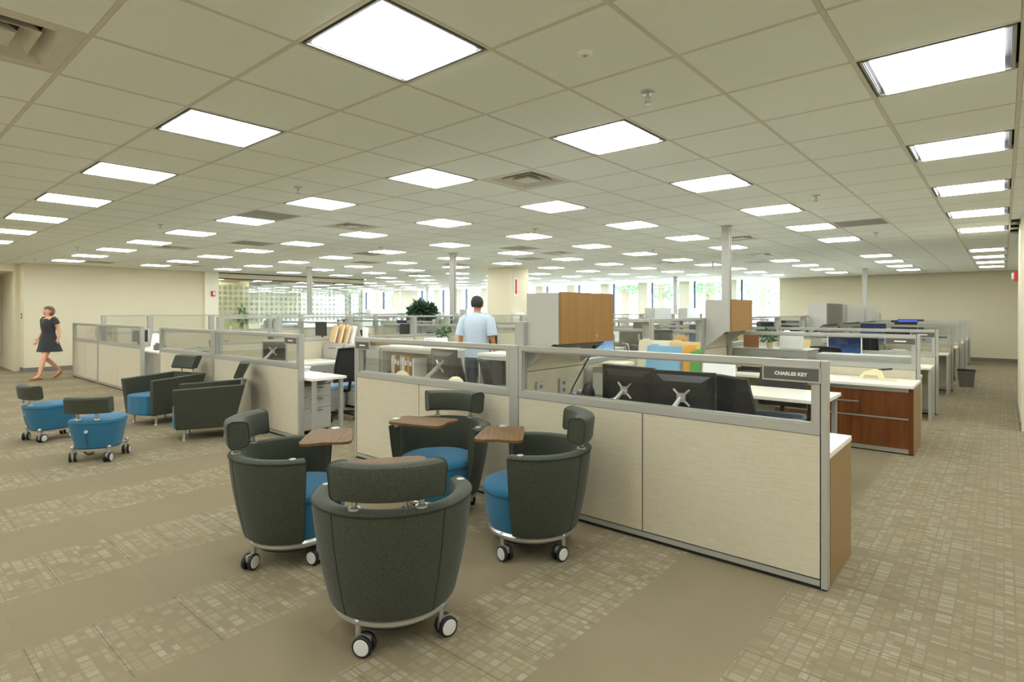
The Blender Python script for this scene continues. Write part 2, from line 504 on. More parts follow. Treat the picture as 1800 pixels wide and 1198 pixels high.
# walls
H_ = CEIL + .05
wall_left = struct(B(XL - .45, XL, YD, 7.02, 0, H_).obj('wall_left', 'wall paint'), 'long beige wall behind the walking person')
MB().box(XL - .45, XL + .10, 7.02, 7.42, 0, H_).obj('pilaster', 'white wall paint', wall_left)
wall_corr = struct(B(-20.8, -20.6, YB, YD + .0, 0, H_).obj('wall_corridor', 'wall paint'), 'beige corridor wall at the left edge')
MB().box(-20.6, -20.25, 0.95, 1.55, 0, H_).obj('pilaster', 'white wall paint', wall_corr)
MB().box(-20.8, XL - .45, YD - .1, YD, 0, H_).obj('return_wall', 'wall paint', wall_corr)
MB().box(-20.6, XL - .6, YB, YD - .1, 2.5, H_).obj('soffit', 'white wall paint', wall_corr)
struct(B(-20.8, XR + .2, YB - .2, YB, 0, H_).obj('wall_back', 'wall paint'), 'beige wall closing the office behind the lounge')
struct(B(XR, XR + .2, YB, 9.6, 0, H_).obj('wall_right', 'wall paint'), 'beige wall closing the office on the aisle side')
wall_stub = struct(B(0.17, XR, 9.6, 11.95, 0, H_).obj('wall_stub', 'wall paint'), 'projecting beige wall corner beside the aisle')
struct(B(1.3, 1.5, 11.95, YF, 0, H_).obj('wall_recess', 'wall paint'), 'beige wall beyond the projecting corner')
struct(B(-6.2, 1.5, YF, YF + .25, 0, H_).obj('wall_far', 'wall paint'), 'broad beige wall at the far end of the aisle')
struct(B(XW - .2, XW, YG1, YF + .25, 0, H_).obj('wall_end', 'white wall paint'), 'pale wall at the far end of the window side')
wall_col = struct(B(-10.85, -10.0, 11.6, 12.35, 0, H_).obj('wall_column', 'wall paint'), 'thick beige building column among the cubicles')
# baseboards
struct(B(XL, XL + .012, YD - .0, 7.02, 0, .11).obj('baseboard_left', 'baseboard vinyl'), 'grey vinyl baseboard under the long beige wall')
struct(B(XL - .45, XL + .012, YD - .012, YD, 0, .11).obj('baseboard_return', 'baseboard vinyl'), 'grey vinyl baseboard round the wall corner')
struct(B(-20.6, -20.588, YB, 0.95, 0, .11).obj('baseboard_corridor', 'baseboard vinyl'), 'grey vinyl baseboard in the corridor')
struct(B(-20.25, -20.238, 0.95, 1.55, 0, .11).obj('baseboard_pilaster', 'baseboard vinyl'), 'grey vinyl baseboard on the corridor pilaster')
struct(B(-6.2, 1.3, YF - .012, YF, 0, .11).obj('baseboard_far', 'baseboard vinyl'), 'grey vinyl baseboard under the far beige wall')
struct(B(.158, .17, 9.6, 11.95, 0, .11).obj('baseboard_right', 'baseboard vinyl'), 'grey vinyl baseboard on the projecting wall corner')

# corridor door
dr = struct(link('door_1', None), 'white door standing in a dark frame off the corridor')
MB().box(-20.6, -20.5, 1.62, 2.66, 0, 2.42).obj('door_frame', 'door dark', dr)
MB().box(-20.5, -20.46, 2.10, 2.58, 0.02, 1.75).obj('door_leaf', 'door white', dr)
MB().box(-20.47, -20.43, 2.14, 2.16, .9, 1.0).obj('door_handle', 'satin aluminium', dr)

# windows along the far side
WM = [-7.56 - 1.857 * k for k in range(0, 16)]
prev_left = -6.2
nwin = 0
for k, xm in enumerate(WM):
    x_l, x_r = xm - .58, xm - .15
    solid = k in (10,)
    nwin += 1
    w = struct(link('window_%d' % nwin, None), 'tall window bay number %d counted from the far beige wall' % nwin)
    if k == 11: prev_left += 0.0
    MB().box(x_r, prev_left, YF + .08, YF + .25, 0, .14).obj('window_sill', 'white wall paint', w)
    MB().box(xm - .03, xm + .03, YF + .04, YF + .16, .14, H_).obj('mullion', 'mullion dark', w)
    MB().box(xm + .03, prev_left, YF + .09, YF + .10, .14, H_).obj('pane', 'window glass', w)
    MB().box(x_r, xm - .03, YF + .09, YF + .10, .14, H_).obj('pane', 'window glass', w)
    prev_left = x_l
    xx0 = x_l
    if k == 10:
        xx0 = WM[11] + .2
        prev_left = xx0
    p = struct(B(xx0, x_r, YF - .12, YF + .25, 0, H_).obj('wall_pier', 'white wall paint'), 'pale pier standing between window bays, number %d from the far wall' % (k + 1))
# glazed meeting room on the left
sof = struct(B(XL - .15, XL, YG0, YG1, 2.52, H_).obj('wall_soffit', 'wall paint'), 'beige soffit above the glazed meeting room')
MB().box(XL - .16, XL + .015, YG0, YG1 + .02, CEIL - .03, CEIL - .005).obj('shadow_trim', 'shadow gap', sof)
MB().box(XL - .16, XL + .01, YG0, YG1 + .02, 2.49, 2.52).obj('head_channel', 'door dark', sof)
struct(B(XG - .2, XG, YG0 - .2, YG1 - 2.3, 0, H_).obj('wall_meeting', 'yellow wall paint'), 'yellow wall inside the glazed meeting room')
struct(B(XG - .2, XL - .45, YG0 - .2, YG0, 0, H_).obj('wall_meeting_side', 'yellow wall paint'), 'yellow side wall inside the glazed meeting room')
gm, nt, p = base_mat('dot film')
nt.nodes.remove(p)
geo = nt.nodes.new('ShaderNodeNewGeometry')
vm = nt.nodes.new('ShaderNodeVectorMath'); vm.operation = 'FRACTION'
sc_ = nt.nodes.new('ShaderNodeVectorMath'); sc_.operation = 'SCALE'; sc_.inputs['Scale'].default_value = 1 / 0.165
nt.links.new(geo.outputs['Position'], sc_.inputs[0]); nt.links.new(sc_.outputs[0], vm.inputs[0])
sb = nt.nodes.new('ShaderNodeVectorMath'); sb.operation = 'SUBTRACT'; sb.inputs[1].default_value = (0.5, 0.5, 0.5)
nt.links.new(vm.outputs[0], sb.inputs[0])
mu = nt.nodes.new('ShaderNodeVectorMath'); mu.operation = 'MULTIPLY'; mu.inputs[1].default_value = (0, 1, 1)
nt.links.new(sb.outputs[0], mu.inputs[0])
le = nt.nodes.new('ShaderNodeVectorMath'); le.operation = 'LENGTH'; nt.links.new(mu.outputs[0], le.inputs[0])
lt = nt.nodes.new('ShaderNodeMath'); lt.operation = 'LESS_THAN'; lt.inputs[1].default_value = 0.36
nt.links.new(le.outputs['Value'], lt.inputs[0])
ml = nt.nodes.new('ShaderNodeMath'); ml.operation = 'MULTIPLY_ADD'; ml.inputs[1].default_value = 0.35; ml.inputs[2].default_value = 0.30; nt.links.new(lt.outputs[0], ml.inputs[0])
tr = nt.nodes.new('ShaderNodeBsdfTransparent'); df = nt.nodes.new('ShaderNodeBsdfTranslucent'); df.inputs['Color'].default_value = rgb(205, 214, 205)
mx = nt.nodes.new('ShaderNodeMixShader'); nt.links.new(ml.outputs[0], mx.inputs[0]); nt.links.new(tr.outputs[0], mx.inputs[1]); nt.links.new(df.outputs[0], mx.inputs[2])
nt.links.new(mx.outputs[0], nt.nodes['Material Output'].inputs['Surface'])
gw = struct(link('wall_glass', None), 'glazed meeting room front with a film of frosted dots')
ys = [YG0 + (YG1 - YG0) * k / 4 for k in range(5)]
for k in range(4):
    MB().box(XL - .08, XL - .068, ys[k] + .004, ys[k + 1] - .004, .04, 2.49).obj('pane', 'clear glass', gw)
    MB().box(XL - .066, XL - .065, ys[k] + .02, ys[k + 1] - .02, 1.1, 2.32).obj('dot_film', 'dot film', gw)
MB().box(XL - .1, XL - .05, YG0, YG1, 0, .04).obj('floor_channel', 'divider metal', gw)
gw2 = struct(link('wall_glass_end', None), 'glazed end of the meeting room facing the windows')
for k in range(2):
    a, b = XG + (XL - XG) * k / 2, XG + (XL - XG) * (k + 1) / 2
    MB().box(a + .004, b - .004, YG1 - .08, YG1 - .068, .04, 2.6).obj('pane', 'clear glass', gw2)

# ------------------------------------------------------------------ ceiling fittings
lamp = thing('ceiling_light', 'x', 'light')
ins = .021
a0, a1 = ins, GS - ins
fl = MB()
for q in ((a0, a1, a0, a0 + .012), (a0, a1, a1 - .012, a1), (a0, a0 + .012, a0 + .012, a1 - .012), (a1 - .012, a1, a0 + .012, a1 - .012)):
    fl.box(q[0], q[1], q[2], q[3], -.003, .03)
fl.obj('flange', 'lamp flange', lamp)
ch = MB()
ch.box(a0 + .012, a1 - .012, a0 + .012, a1 - .012, .05, .06)
for q in ((a0 + .012, a1 - .012, a0 + .012, a0 + .016), (a0 + .012, a1 - .012, a1 - .016, a1 - .012), (a0 + .012, a0 + .016, a0 + .016, a1 - .016), (a1 - .016, a1 - .012, a0 + .016, a1 - .016)):
    ch.box(q[0], q[1], q[2], q[3], .002, .05)
ch.obj('channel', 'lamp channel', lamp)
ln = MB().box(a0 + .040, a1 - .040, a0 + .020, a1 - .020, -.008, .022)
lens = ln.obj('lens', 'lamp lens', lamp)
rb = MB()
for k in (1, 2):
    y = a0 + (a1 - a0) * k / 3
    rb.box(a0 + .042, a1 - .042, y - .0015, y + .0015, -.0095, -.008)
rb.obj('lens_rib', 'diffuser white', lamp)
lamps_at.sort(key=lambda t: proj(*cell_xy(*t), CEIL)[2] if proj(*cell_xy(*t), CEIL)[2] > 0 else 999)
ORD = 'first second third fourth fifth sixth seventh eighth ninth tenth eleventh twelfth thirteenth fourteenth fifteenth sixteenth'.split()
special_lamps = {(0, -1): 'largest square ceiling light, cut by the top edge above the lounge', (3, 2): 'long-looking ceiling light nearest the upper right corner',
    (-3, -1): 'bright square ceiling light above the armchairs, left of the largest light', (0, 2): 'ceiling light directly beyond the nearest sprinkler head',
    (-3, 2): 'square ceiling light beside the square air diffuser near the centre', (3, 5): 'second ceiling light down the aisle row by the wall',
    (3, 8): 'third ceiling light down the aisle row by the wall', (0, 5): 'ceiling light beyond the one past the nearest sprinkler',
    (-6, -1): 'second ceiling light of the row running to the left wall', (-9, -1): 'third ceiling light of the row running to the left wall'}
def lamp_mid(i, j):
    x, y = cell_xy(i, j)
    return proj(x + GS / 2, y + GS / 2, CEIL)
LINES = {}
for i, j in lamps_at:
    q = lamp_mid(i, j)
    if 0 < q[0] < 1800 and q[1] > 0 and q[2] > 0: LINES.setdefault(i, []).append(j)
for i in LINES: LINES[i].sort()
def lamp_label(i, j):
    if i in LINES and j in LINES[i] and (3 - i) // 3 < 16 and i > -31 and cell_xy(i, j)[0] > XL:
        return 'recessed ceiling light, %s in view of the %s line counted from the aisle wall' % (ORD[LINES[i].index(j)], ORD[(3 - i) // 3])
    return 'square recessed ceiling light with glowing white lens farther off'
for n, (i, j) in enumerate(lamps_at):
    x, y = cell_xy(i, j)
    place(lamp, n > 0, (x, y, CEIL), 0, special_lamps.get((i, j)) or lamp_label(i, j), 'recessed ceiling lights')

vent = thing('air_diffuser', 'x', 'vent')
def ring(mb, s0, z0, s1, z1, t=.004):
    c = GS / 2
    for a, b, zz0, zz1 in ((s0, s1, z0, z1),):
        o_ = [(c - a, c - a), (c + a, c - a), (c + a, c + a), (c - a, c + a)]
        i_ = [(c - b, c - b), (c + b, c - b), (c + b, c + b), (c - b, c + b)]
        for k in range(4):
            l = (k + 1) % 4
            p = [Vector((*o_[k], zz0)), Vector((*o_[l], zz0)), Vector((*i_[l], zz1)), Vector((*i_[k], zz1))]
            up = Vector((0, 0, t))
            mb.add(p + [q + up for q in p], [(0, 1, 2, 3), (7, 6, 5, 4), (0, 4, 5, 1), (1, 5, 6, 2), (2, 6, 7, 3), (3, 7, 4, 0)])
ring(MB_ := MB(), .294, 0, .235, .002); MB_.obj('frame', 'diffuser white', vent)
for s in (.235, .165, .095):
    q = MB(); ring(q, s, .004, s - .05, .06); q.obj('louver', 'diffuser white', vent)
MB().box(GS / 2 - .09, GS / 2 + .09, GS / 2 - .09, GS / 2 + .09, -.002, .004).obj('centre_plate', 'diffuser white', vent)
MB().box(.05, GS - .05, .05, GS - .05, .09, .10).obj('neck', 'monitor black', vent)
vl = ['square stepped air diffuser at the upper left corner', 'square stepped air diffuser near the middle of the ceiling', 'square air diffuser above the left cubicle block',
      'square air diffuser beside the tall power pole', 'square air diffuser down the aisle past the tall power pole']
VENTS[5:] = sorted(VENTS[5:], key=lambda c: proj(*cell_xy(*c), CEIL)[2])
for n, (i, j) in enumerate(VENTS):
    place(vent, n > 0, (*cell_xy(i, j), CEIL), 0, vl[n] if n < len(vl) else 'small distant square air diffuser, %s nearest to the viewer' % ORD[n], 'air diffusers')
gr = thing('return_grille', 'x', 'vent')
q = MB(); ring(q, .294, 0, .275, .001, .012); q.obj('frame', 'diffuser white', gr)
q = MB()
for k in range(28):
    y = .034 + k * (GS - .068) / 28
    q.box(.03, GS - .03, y, y + .013, .0, .008)
q.box(.03, GS - .03, .03, GS - .03, .008, .012)
q.obj('slats', 'grille grey', gr)
gl_ = ['grey return grille on the ceiling near the aisle lights', 'grey return grille beside a ceiling light above the left cubicles']
GRILLES[2:] = sorted(GRILLES[2:], key=lambda c: proj(*cell_xy(*c), CEIL)[2])
for n, (i, j) in enumerate(GRILLES):
    place(gr, n > 0, (*cell_xy(i, j), CEIL), 0, gl_[n] if n < len(gl_) else 'small distant grey return grille, %s nearest to the viewer' % ORD[n], 'return grilles')
sp = thing('sprinkler_head', 'x', 'sprinkler')
MB().lathe([(.04, 0), (.036, -.008), (.012, -.012)], 20).obj('escutcheon', 'satin aluminium', sp)
q = MB().cyl((0, 0, -.01), (0, 0, -.03), .009).cyl((-.012, 0, -.03), (-.006, 0, -.06), .003, n=6).cyl((.012, 0, -.03), (.006, 0, -.06), .003, n=6)
q.obj('body', 'satin aluminium', sp)
MB().lathe([(.02, -.06), (.02, -.063), (.004, -.066)], 16).obj('deflector', 'satin aluminium', sp)
SPR = [(1, 1), (-5, 1), (1, 7), (-11, 1), (-18, 1), (-5, 7), (-11, 7), (1, 13), (-24, 1), (-11, 13), (-5, 13)]
sl = ['chrome sprinkler head nearest the viewer', 'sprinkler head over the lounge toward the left cubicles', 'sprinkler head toward the aisle lights']
SPR[3:] = sorted(SPR[3:], key=lambda c: proj(*cell_xy(*c), CEIL)[2])
for n, (i, j) in enumerate(SPR):
    x, y = cell_xy(i, j)
    place(sp, n > 0, (x + GS / 2, y + GS / 2, CEIL), 0, sl[n] if n < len(sl) else 'small distant sprinkler head, %s nearest to the viewer' % ORD[n], 'sprinkler heads')
det = thing('smoke_detector', 'flat white detector disc on the ceiling above the nearest sprinkler', 'detector', (*[v + GS / 2 for v in cell_xy(1, 0)], CEIL))
MB().lathe([(.034, 0), (.034, -.008), (.026, -.014)], 24).obj('disc', 'ceiling tile', det)
MB().lathe([(.012, -.014), (.010, -.017)], 16).obj('sensor', 'grille grey', det)
ex = thing('exit_sign', 'hanging exit sign with a green face beside the power pole', 'sign', (*at(1253, 457, CEIL).xy, 0), R(20))
MB().box(-.02, .02, -.15, .15, CEIL - .22, CEIL - .03).obj('housing', 'plastic white', ex)
MB().box(.02, .024, -.12, .06, CEIL - .20, CEIL - .06).obj('face', 'exit green', ex)
MB().cyl((0, 0, CEIL - .03), (0, 0, CEIL), .01).obj('stem', 'plastic white', ex)

# wall devices
def alarm(loc, rz, label):
    t = thing('fire_alarm', label, 'alarm', loc, rz)
    MB().rbox(-.06, .06, -.045, 0, -.075, .075, .008).obj('body', 'sign red', t, 40)
    MB().rbox(-.02, .035, -.075, -.045, -.05, .05, .006).obj('strobe', 'plastic white', t, 40)
alarm((XL + .10, 7.25, 2.03), R(90), 'red fire alarm strobe on the pale pilaster')
alarm((.17, 11.85, 2.05), R(-90), 'red and white fire alarm on the projecting wall corner')
fs = thing('fire_extinguisher_sign', 'white sign with a red downward arrow on the building column', 'sign', (-10.0, 11.82, 2.15), R(90))
MB().box(-.07, .07, -.006, 0, -.24, .24).obj('plate', 'plastic white', fs)
MB().box(-.038, .038, -.010, -.006, -.11, .21).prism([(-.062, -.11), (.062, -.11), (0, -.22)], .006, .010, Matrix.Rotation(R(90), 4, 'X')).obj('arrow', 'sign red', fs)
ds = thing('paper_dispenser', 'white dispenser mounted on the building column', 'dispenser', (-10.0, 11.85, 1.1), R(90))
MB().rbox(-.16, .16, -.16, 0, 0, .36, .02).obj('body', 'plastic white', ds, 40)
MB().box(-.08, .08, -.165, -.16, .02, .06).obj('slot', 'shadow gap', ds)
sw = thing('light_switch', 'grey switch plate on the wall end by the corridor', 'switch', (XL - .28, YD, 1.38))
MB().box(-.045, .045, -.012, 0, -.07, .07).obj('plate', 'cabinet dark', sw)
MB().box(-.012, .012, -.02, -.012, -.02, .02).obj('toggle', 'plastic white', sw)

# ------------------------------------------------------------------ outside the windows
struct(B(-110, 60, YF + .3, 120, -.9, -.6).obj('ground_outside', 'concrete outside'), 'pale paved ground outside the windows')
def leaves(n, rad, size, seed, mat, name, parent, center=(0, 0, 0), droop=0.0):
    r = random.Random(seed); q = MB()
    for _ in range(n):
        while True:
            p = Vector((r.uniform(-1, 1), r.uniform(-1, 1), r.uniform(-1, 1)))
            if .25 < p.length < 1: break
        c = Vector((p.x * rad[0], p.y * rad[1], p.z * rad[2])) + Vector(center)
        d = (p + Vector((r.uniform(-.8, .8), r.uniform(-.8, .8), r.uniform(-.6, .8) - droop))).normalized()
        s = d.orthogonal().normalized(); s = Matrix.Rotation(r.uniform(0, 6.28), 3, d) @ s
        L_, W_ = size * r.uniform(.7, 1.3), size * r.uniform(.16, .3)
        up = s.cross(d) * (W_ * .35)
        q.add([c, c + d * L_ * .5 + s * W_ + up, c + d * L_, c + d * L_ * .5 - s * W_ + up, c + d * L_ * .5], [(0, 1, 4), (1, 2, 4), (2, 3, 4), (3, 0, 4)])
    return q.obj(name, mat, parent)
TREES = [(1098, 33, 2.3, 'shade tree with a stout trunk seen beside the wooden overhead cabinet'), (1162, 41, 2.6, 'leafy tree outside between two window piers'), (1248, 34, 2.5, 'broad green tree outside behind the power pole'),
         (1340, 60, 3.4, 'pale distant tree outside the last window bay'), (690, 60, 3.5, 'pale distant tree outside the far left windows'), (830, 58, 3.2, 'distant tree outside behind the man')]
for n, (px, yy, rr, lab) in enumerate(TREES):
    u = (px - CXP) / FPX
    k = yy / (S_ * u + C_)
    t = thing('tree', lab, 'tree', ((C_ * u - S_) * k, yy, -.6))
    MB().tube([(0, 0, 0), (.05, 0, 1.6), (-.05, .1, 3.2), (.1, 0, 5)], .28, 10).obj('trunk', 'bark', t, 40)
    leaves(900, (rr, rr, rr * .7), .42, 40 + n, 'leaf tree', 'crown', t, (0, 0, 4.9))
bl = thing('outside_building', 'pale building with rows of windows across the street', 'building', (-12, 75, -.6))
MB().box(-60, 30, 0, 12, 0, 16).obj('wall', 'facade', bl)
pm = MB().box(-.9, .9, -.05, .05, 0, 1.9).mesh('window', 'facade glass')
for rr in range(4):
    for cc in range(26):
        link('window', pm, bl, (-57 + cc * 3.3, -.02, 1.2 + rr * 3.6))

# ------------------------------------------------------------------ cubicle dividers
DH, DG = 1.235, 0.835           # divider height, bottom of its glazed band
SH, SG = 1.42, 1.03             # spine height, bottom of its glazed band
def frame_x(mb, x0, x1, y0, y1, z0, z1, t, b=None, tt=None):
    b = b or t; tt = tt or t
    mb.box(x0, x1, y0, y1, z0, z0 + b); mb.box(x0, x1, y0, y1, z1 - tt, z1)
    mb.box(x0, x0 + t, y0, y1, z0 + b, z1 - tt); mb.box(x1 - t, x1, y0, y1, z0 + b, z1 - tt)
    return mb
def wing(xa, xb, y, label, free='r', seams=None, post=False, detail=True):
    """low divider along X with fabric tiles below a glazed band; free = side of its end post"""
    t = thing('cubicle_divider', label, 'divider', (0, y, 0), 0, 'low cubicle dividers')
    x0, x1 = xa, xb
    h = .031
    ends = []
    if 'r' in free: ends.append((x1 - .03, x1)); x1 -= .036
    if 'l' in free: ends.append((x0, x0 + .03)); x0 += .036
    for a, b in ends: MB().box(a, b, -h, h, .012, DH).obj('end_post', 'divider metal', t)
    if post:
        MB().box(*post, -h - .002, h + .002, .012, DH).obj('end_post', 'divider metal', t)
    MB().box(xa + .004, xb - .004, -h + .010, h - .010, 0, DG).obj('core', 'divider black', t)
    MB().box(x0, x1, -h, h, .022, .052).obj('base_rail', 'divider metal', t)
    s = [x0] + (seams if seams is not None else [(x0 + x1) / 2]) + [x1]
    for k in range(len(s) - 1):
        MB().box(s[k] + (.004 if k else .001), s[k + 1] - (.004 if k < len(s) - 2 else .001), -h + .003, h - .003, .060, DG - .004).obj('fabric_tile', 'divider fabric', t)
    frame_x(MB(), x0, x1, -h, h, DG, DH, .034, .050, .036).obj('glass_frame', 'divider metal', t)
    frame_x(MB(), x0 + .034, x1 - .034, -h + .014, h - .014, DG + .05, DH - .036, .012).obj('glazing_bead', 'divider metal', t)
    MB().box(x0 + .046, x1 - .046, -.004, .004, DG + .062, DH - .048).obj('glass_pane', 'clear glass', t)
    return t
def spine(x, segs, label):
    """tall divider along Y; segs = (y0, y1, 'glass'|'fabric')"""
    t = thing('cubicle_spine', label, 'divider', (x, 0, 0), 0, 'tall cubicle spines')
    h = .04
    y0, y1 = segs[0][0], segs[-1][1]
    MB().box(-h + .01, h - .01, y0 + .002, y1 - .002, 0, SG - .01).obj('core', 'divider black', t)
    MB().box(-h, h, y0, y1, .022, .052).obj('base_rail', 'divider metal', t)
    for k, (a, b, kind) in enumerate(segs):
        MB().box(-h - .004, h + .004, a, a + .05, .012, SH).obj('post', 'divider metal', t)
        a2 = a + .053; b2 = b - (.053 if k == len(segs) - 1 else .003)
        MB().box(-h + .003, h - .003, a2, b2, .06, .56).obj('fabric_tile', 'divider fabric', t)
        MB().box(-h + .003, h - .003, a2, b2, .567, SG - .012).obj('fabric_tile', 'divider fabric', t)
        if kind == 'glass':
            q = MB()
            q.box(-h, h, a2, b2, SG - .008, SG + .035); q.box(-h, h, a2, b2, SH - .03, SH)
            q.box(-h, h, a2, a2 + .025, SG + .035, SH - .03); q.box(-h, h, b2 - .025, b2, SG + .035, SH - .03)
            q.obj('glass_frame', 'divider metal', t)
            MB().box(-.004, .004, a2 + .025, b2 - .025, SG + .035, SH - .03).obj('glass_pane', 'clear glass', t)
        else:
            MB().box(-h + .003, h - .003, a2, b2, SG - .006, SH - .03).obj('fabric_tile', 'divider fabric', t)
            MB().box(-h, h, a2, b2, SH - .028, SH).obj('top_rail', 'divider metal', t)
    MB().box(-h - .004, h + .004, y1 - .05, y1, .012, SH).obj('post', 'divider metal', t)
    return t
YW = [3.453, 7.93, 10.33, 13.62, 16.15, 18.4, 20.85]
ROW = ['front', 'second', 'third', 'fourth', 'fifth', 'sixth', 'seventh']
PODS = [('right', -2.92, -5.07, -0.715), ('middle', -8.56, -10.68, -6.17), ('left', -14.25, -16.25, -11.6), ('window-side', -20.3, -22.4, -17.9), ('far window-side', -26.2, -28.3, -23.9)]
SEAMS = {('right', 0, 1): [-1.806], ('right', 0, 0): [-4.06]}
for pn, xs, xl, xr in PODS:
    far = pn.endswith('side')
    for r, y in enumerate(YW):
        if far and y < 13: continue
        wing(xs + .05, xr, y, '%s row divider of the %s cubicle block, reaching toward the aisle' % (ROW[r], pn) if pn == 'right' else '%s row divider of the %s cubicle block, right of its spine' % (ROW[r], pn), 'r', SEAMS.get((pn, r, 1)))
        wing(xl, xs - (.05 if r else .045), y, '%s row divider of the %s cubicle block, left of its spine' % (ROW[r], pn), 'l', SEAMS.get((pn, r, 0)),
             post=(xs - .042, xs + .047) if r == 0 else False)
    ys_ = ([3.49] if not far else []) + ([4.36, 5.64, 7.06] if not far else []) + [v for v in (7.93, 10.33, 11.97, 13.62, 16.15, 18.4, 20.85) if not far or v > 13]
    segs = []
    for a, b in zip(ys_[:-1], ys_[1:]):
        fab = pn == 'right' and (a, b) in ((3.49, 4.36), (7.06, 7.93), (16.15, 18.4), (18.4, 20.85))
        segs.append((a, b, 'fabric' if fab else 'glass'))
    spine(xs, segs, 'long spine of the %s cubicle block with glazed upper band' % pn)
# power poles
POLES = [(-2.92, 7.98, 'pale square power pole behind the small overhead cabinet'), (-8.56, 8.12, 'square power pole left of the man'), (-14.25, 8.2, 'square power pole in front of the glazed meeting room'),
         (-2.92, 18.45, 'thin distant power pole against the far beige wall'), (-8.56, 18.6, 'thin distant power pole between the window piers'), (-20.3, 17.6, 'thin distant power pole behind the bushy plant')]
for x, y, lab in POLES:
    t = thing('power_pole', lab, 'pole', (x, y, 0))
    MB().rbox(-.053, .053, -.053, .053, SH + .002, CEIL, .006).obj('shaft', 'divider metal', t)
    MB().box(-.065, .065, -.065, .065, CEIL - .012, CEIL - .002).obj('ceiling_trim', 'divider metal', t)
    MB().box(.053, .055, -.004, .004, SH + .05, CEIL - .05).obj('cover_seam', 'shadow gap', t)

# name plates
def nameplate(x0, x1, y, label, text=None):
    t = thing('nameplate', label, 'nameplate', ((x0 + x1) / 2, y, 1.158), 0, 'nameplates on the dividers')
    w = (x1 - x0) / 2
    frame_x(MB(), -w, w, -.012, 0, -.042, .042, .008).obj('frame', 'divider metal', t)
    MB().box(-w + .008, w - .008, -.010, 0, -.034, .034).obj('plate', 'sign grey', t)
    if text:
        cu = bpy.data.curves.new('lettering', 'FONT')
        cu.body = text; cu.size = .027; cu.align_x = 'CENTER'; cu.align_y = 'CENTER'; cu.extrude = .0006; cu.offset = .0009
        tmp = bpy.data.objects.new('tmp', cu); COL.objects.link(tmp)
        me = bpy.data.meshes.new_from_object(tmp.evaluated_get(bpy.context.evaluated_depsgraph_get()))
        bpy.data.objects.remove(tmp); me.materials.clear(); me.materials.append(MATS['letter white'])
        o = link('lettering', me, t, (0, -.0106, -.001)); o.rotation_euler = (R(90), 0, 0)
    else:
        MB().box(-w * .38, w * .38, -.011, -.010, -.007, .007).obj('lettering', 'letter white', t)
nameplate(-1.045, -.745, 3.421, 'grey nameplate with a name in white capitals on the front divider', 'CHARLES KEY')
nameplate(-5.045, -4.80, 3.421, 'small grey nameplate at the left end of the right block divider')
nameplate(-6.50, -6.21, 3.421, 'small grey nameplate at the free end of the middle block divider')
nameplate(-1.05, -.75, 7.90, 'silver framed nameplate on the divider above the walnut credenza')
nameplate(-1.05, -.75, 10.30, 'small nameplate on the third divider down the aisle')

# ------------------------------------------------------------------ furniture makers
def desk(x0, x1, y0, y1, label, z=.73, legs='gable', gable_mat='divider metal', group='work surfaces'):
    t = thing('desk', label, 'desk', ((x0 + x1) / 2, (y0 + y1) / 2, 0), 0, group)
    w, d = (x1 - x0) / 2, (y1 - y0) / 2
    MB().rbox(-w, w, -d, d, z - .032, z, .004).obj('top', 'laminate white', t)
    if legs == 'gable':
        for s in (-1, 1): MB().box(s * w - (.03 if s > 0 else 0), s * w + (0 if s > 0 else .03), -d + .02, d - .02, 0, z - .033).obj('gable', gable_mat, t)
    elif legs == 'post':
        for sx in (-1, 1):
            for sy in (-1, 1):
                MB().rbox(sx * (w - .05) - .022, sx * (w - .05) + .022, sy * (d - .05) - .022, sy * (d - .05) + .022, 0, z - .033, .004).obj('leg', 'divider metal', t)
        MB().box(-w + .07, w - .07, -.015, .015, z - .075, z - .033).obj('stretcher', 'divider metal', t)
    if legs == 'wall':
        for k in range(3): MB().box(-w + .1 + k * (w - .12), -w + .14 + k * (w - .12), d - .3, d, z - .06, z - .033).obj('bracket', 'divider metal', t)
    return t
def monitor(loc, rz, label, w=.43, h=.34, z=.38, scr='monitor black', arm=False, bezel='monitor black', grp='monitors on the desks'):
    t = thing('monitor', label, 'monitor', loc, rz, grp)
    zc = z
    q = MB().rbox(-w / 2, w / 2, -.012, .016, zc - h / 2, zc + h / 2, .005); q.obj('bezel', bezel, t)
    b = MB(); b.loft([[Vector((sx * w * .44, -.012, zc + sz * h * .42)) for sx, sz in ((-1, -1), (1, -1), (1, 1), (-1, 1))],
                      [Vector((sx * w * .30, -.045, zc + sz * h * .30)) for sx, sz in ((-1, -1), (1, -1), (1, 1), (-1, 1))]])
    b.obj('back_shell', 'monitor black', t)
    MB().box(-w / 2 + .014, w / 2 - .014, .016, .0175, zc - h / 2 + .014, zc + h / 2 - .014).obj('screen', scr, t)
    if arm:
        m = MB().box(-.03, .03, -.062, -.046, zc - .03, zc + .03)
        for sx in (-1, 1):
            for sz in (-1, 1):
                m.cyl((sx * .012, -.055, zc + sz * .012), (sx * .055, -.05, zc + sz * .055), .009, .007, 8)
        m.obj('bracket', 'satin aluminium', t)
        MB().tube([(0, -.07, zc), (-.03, -.12, zc - .06), (-.11, -.16, .10), (-.13, -.17, .05)], .017, 10).obj('arm', 'satin aluminium', t, 40)
        MB().lathe([(.05, 0), (.05, .012), (.025, .02), (.022, .07)], 20, -.13, -.17).obj('base', 'satin aluminium', t, 40)
    else:
        MB().box(-.03, .03, -.05, -.03, .012, zc).obj('stand', 'monitor black', t)
        MB().lathe([(.11, 0), (.11, .008), (.04, .016)], 24, 0, -.03).obj('base', 'monitor black', t, 40)
    return t
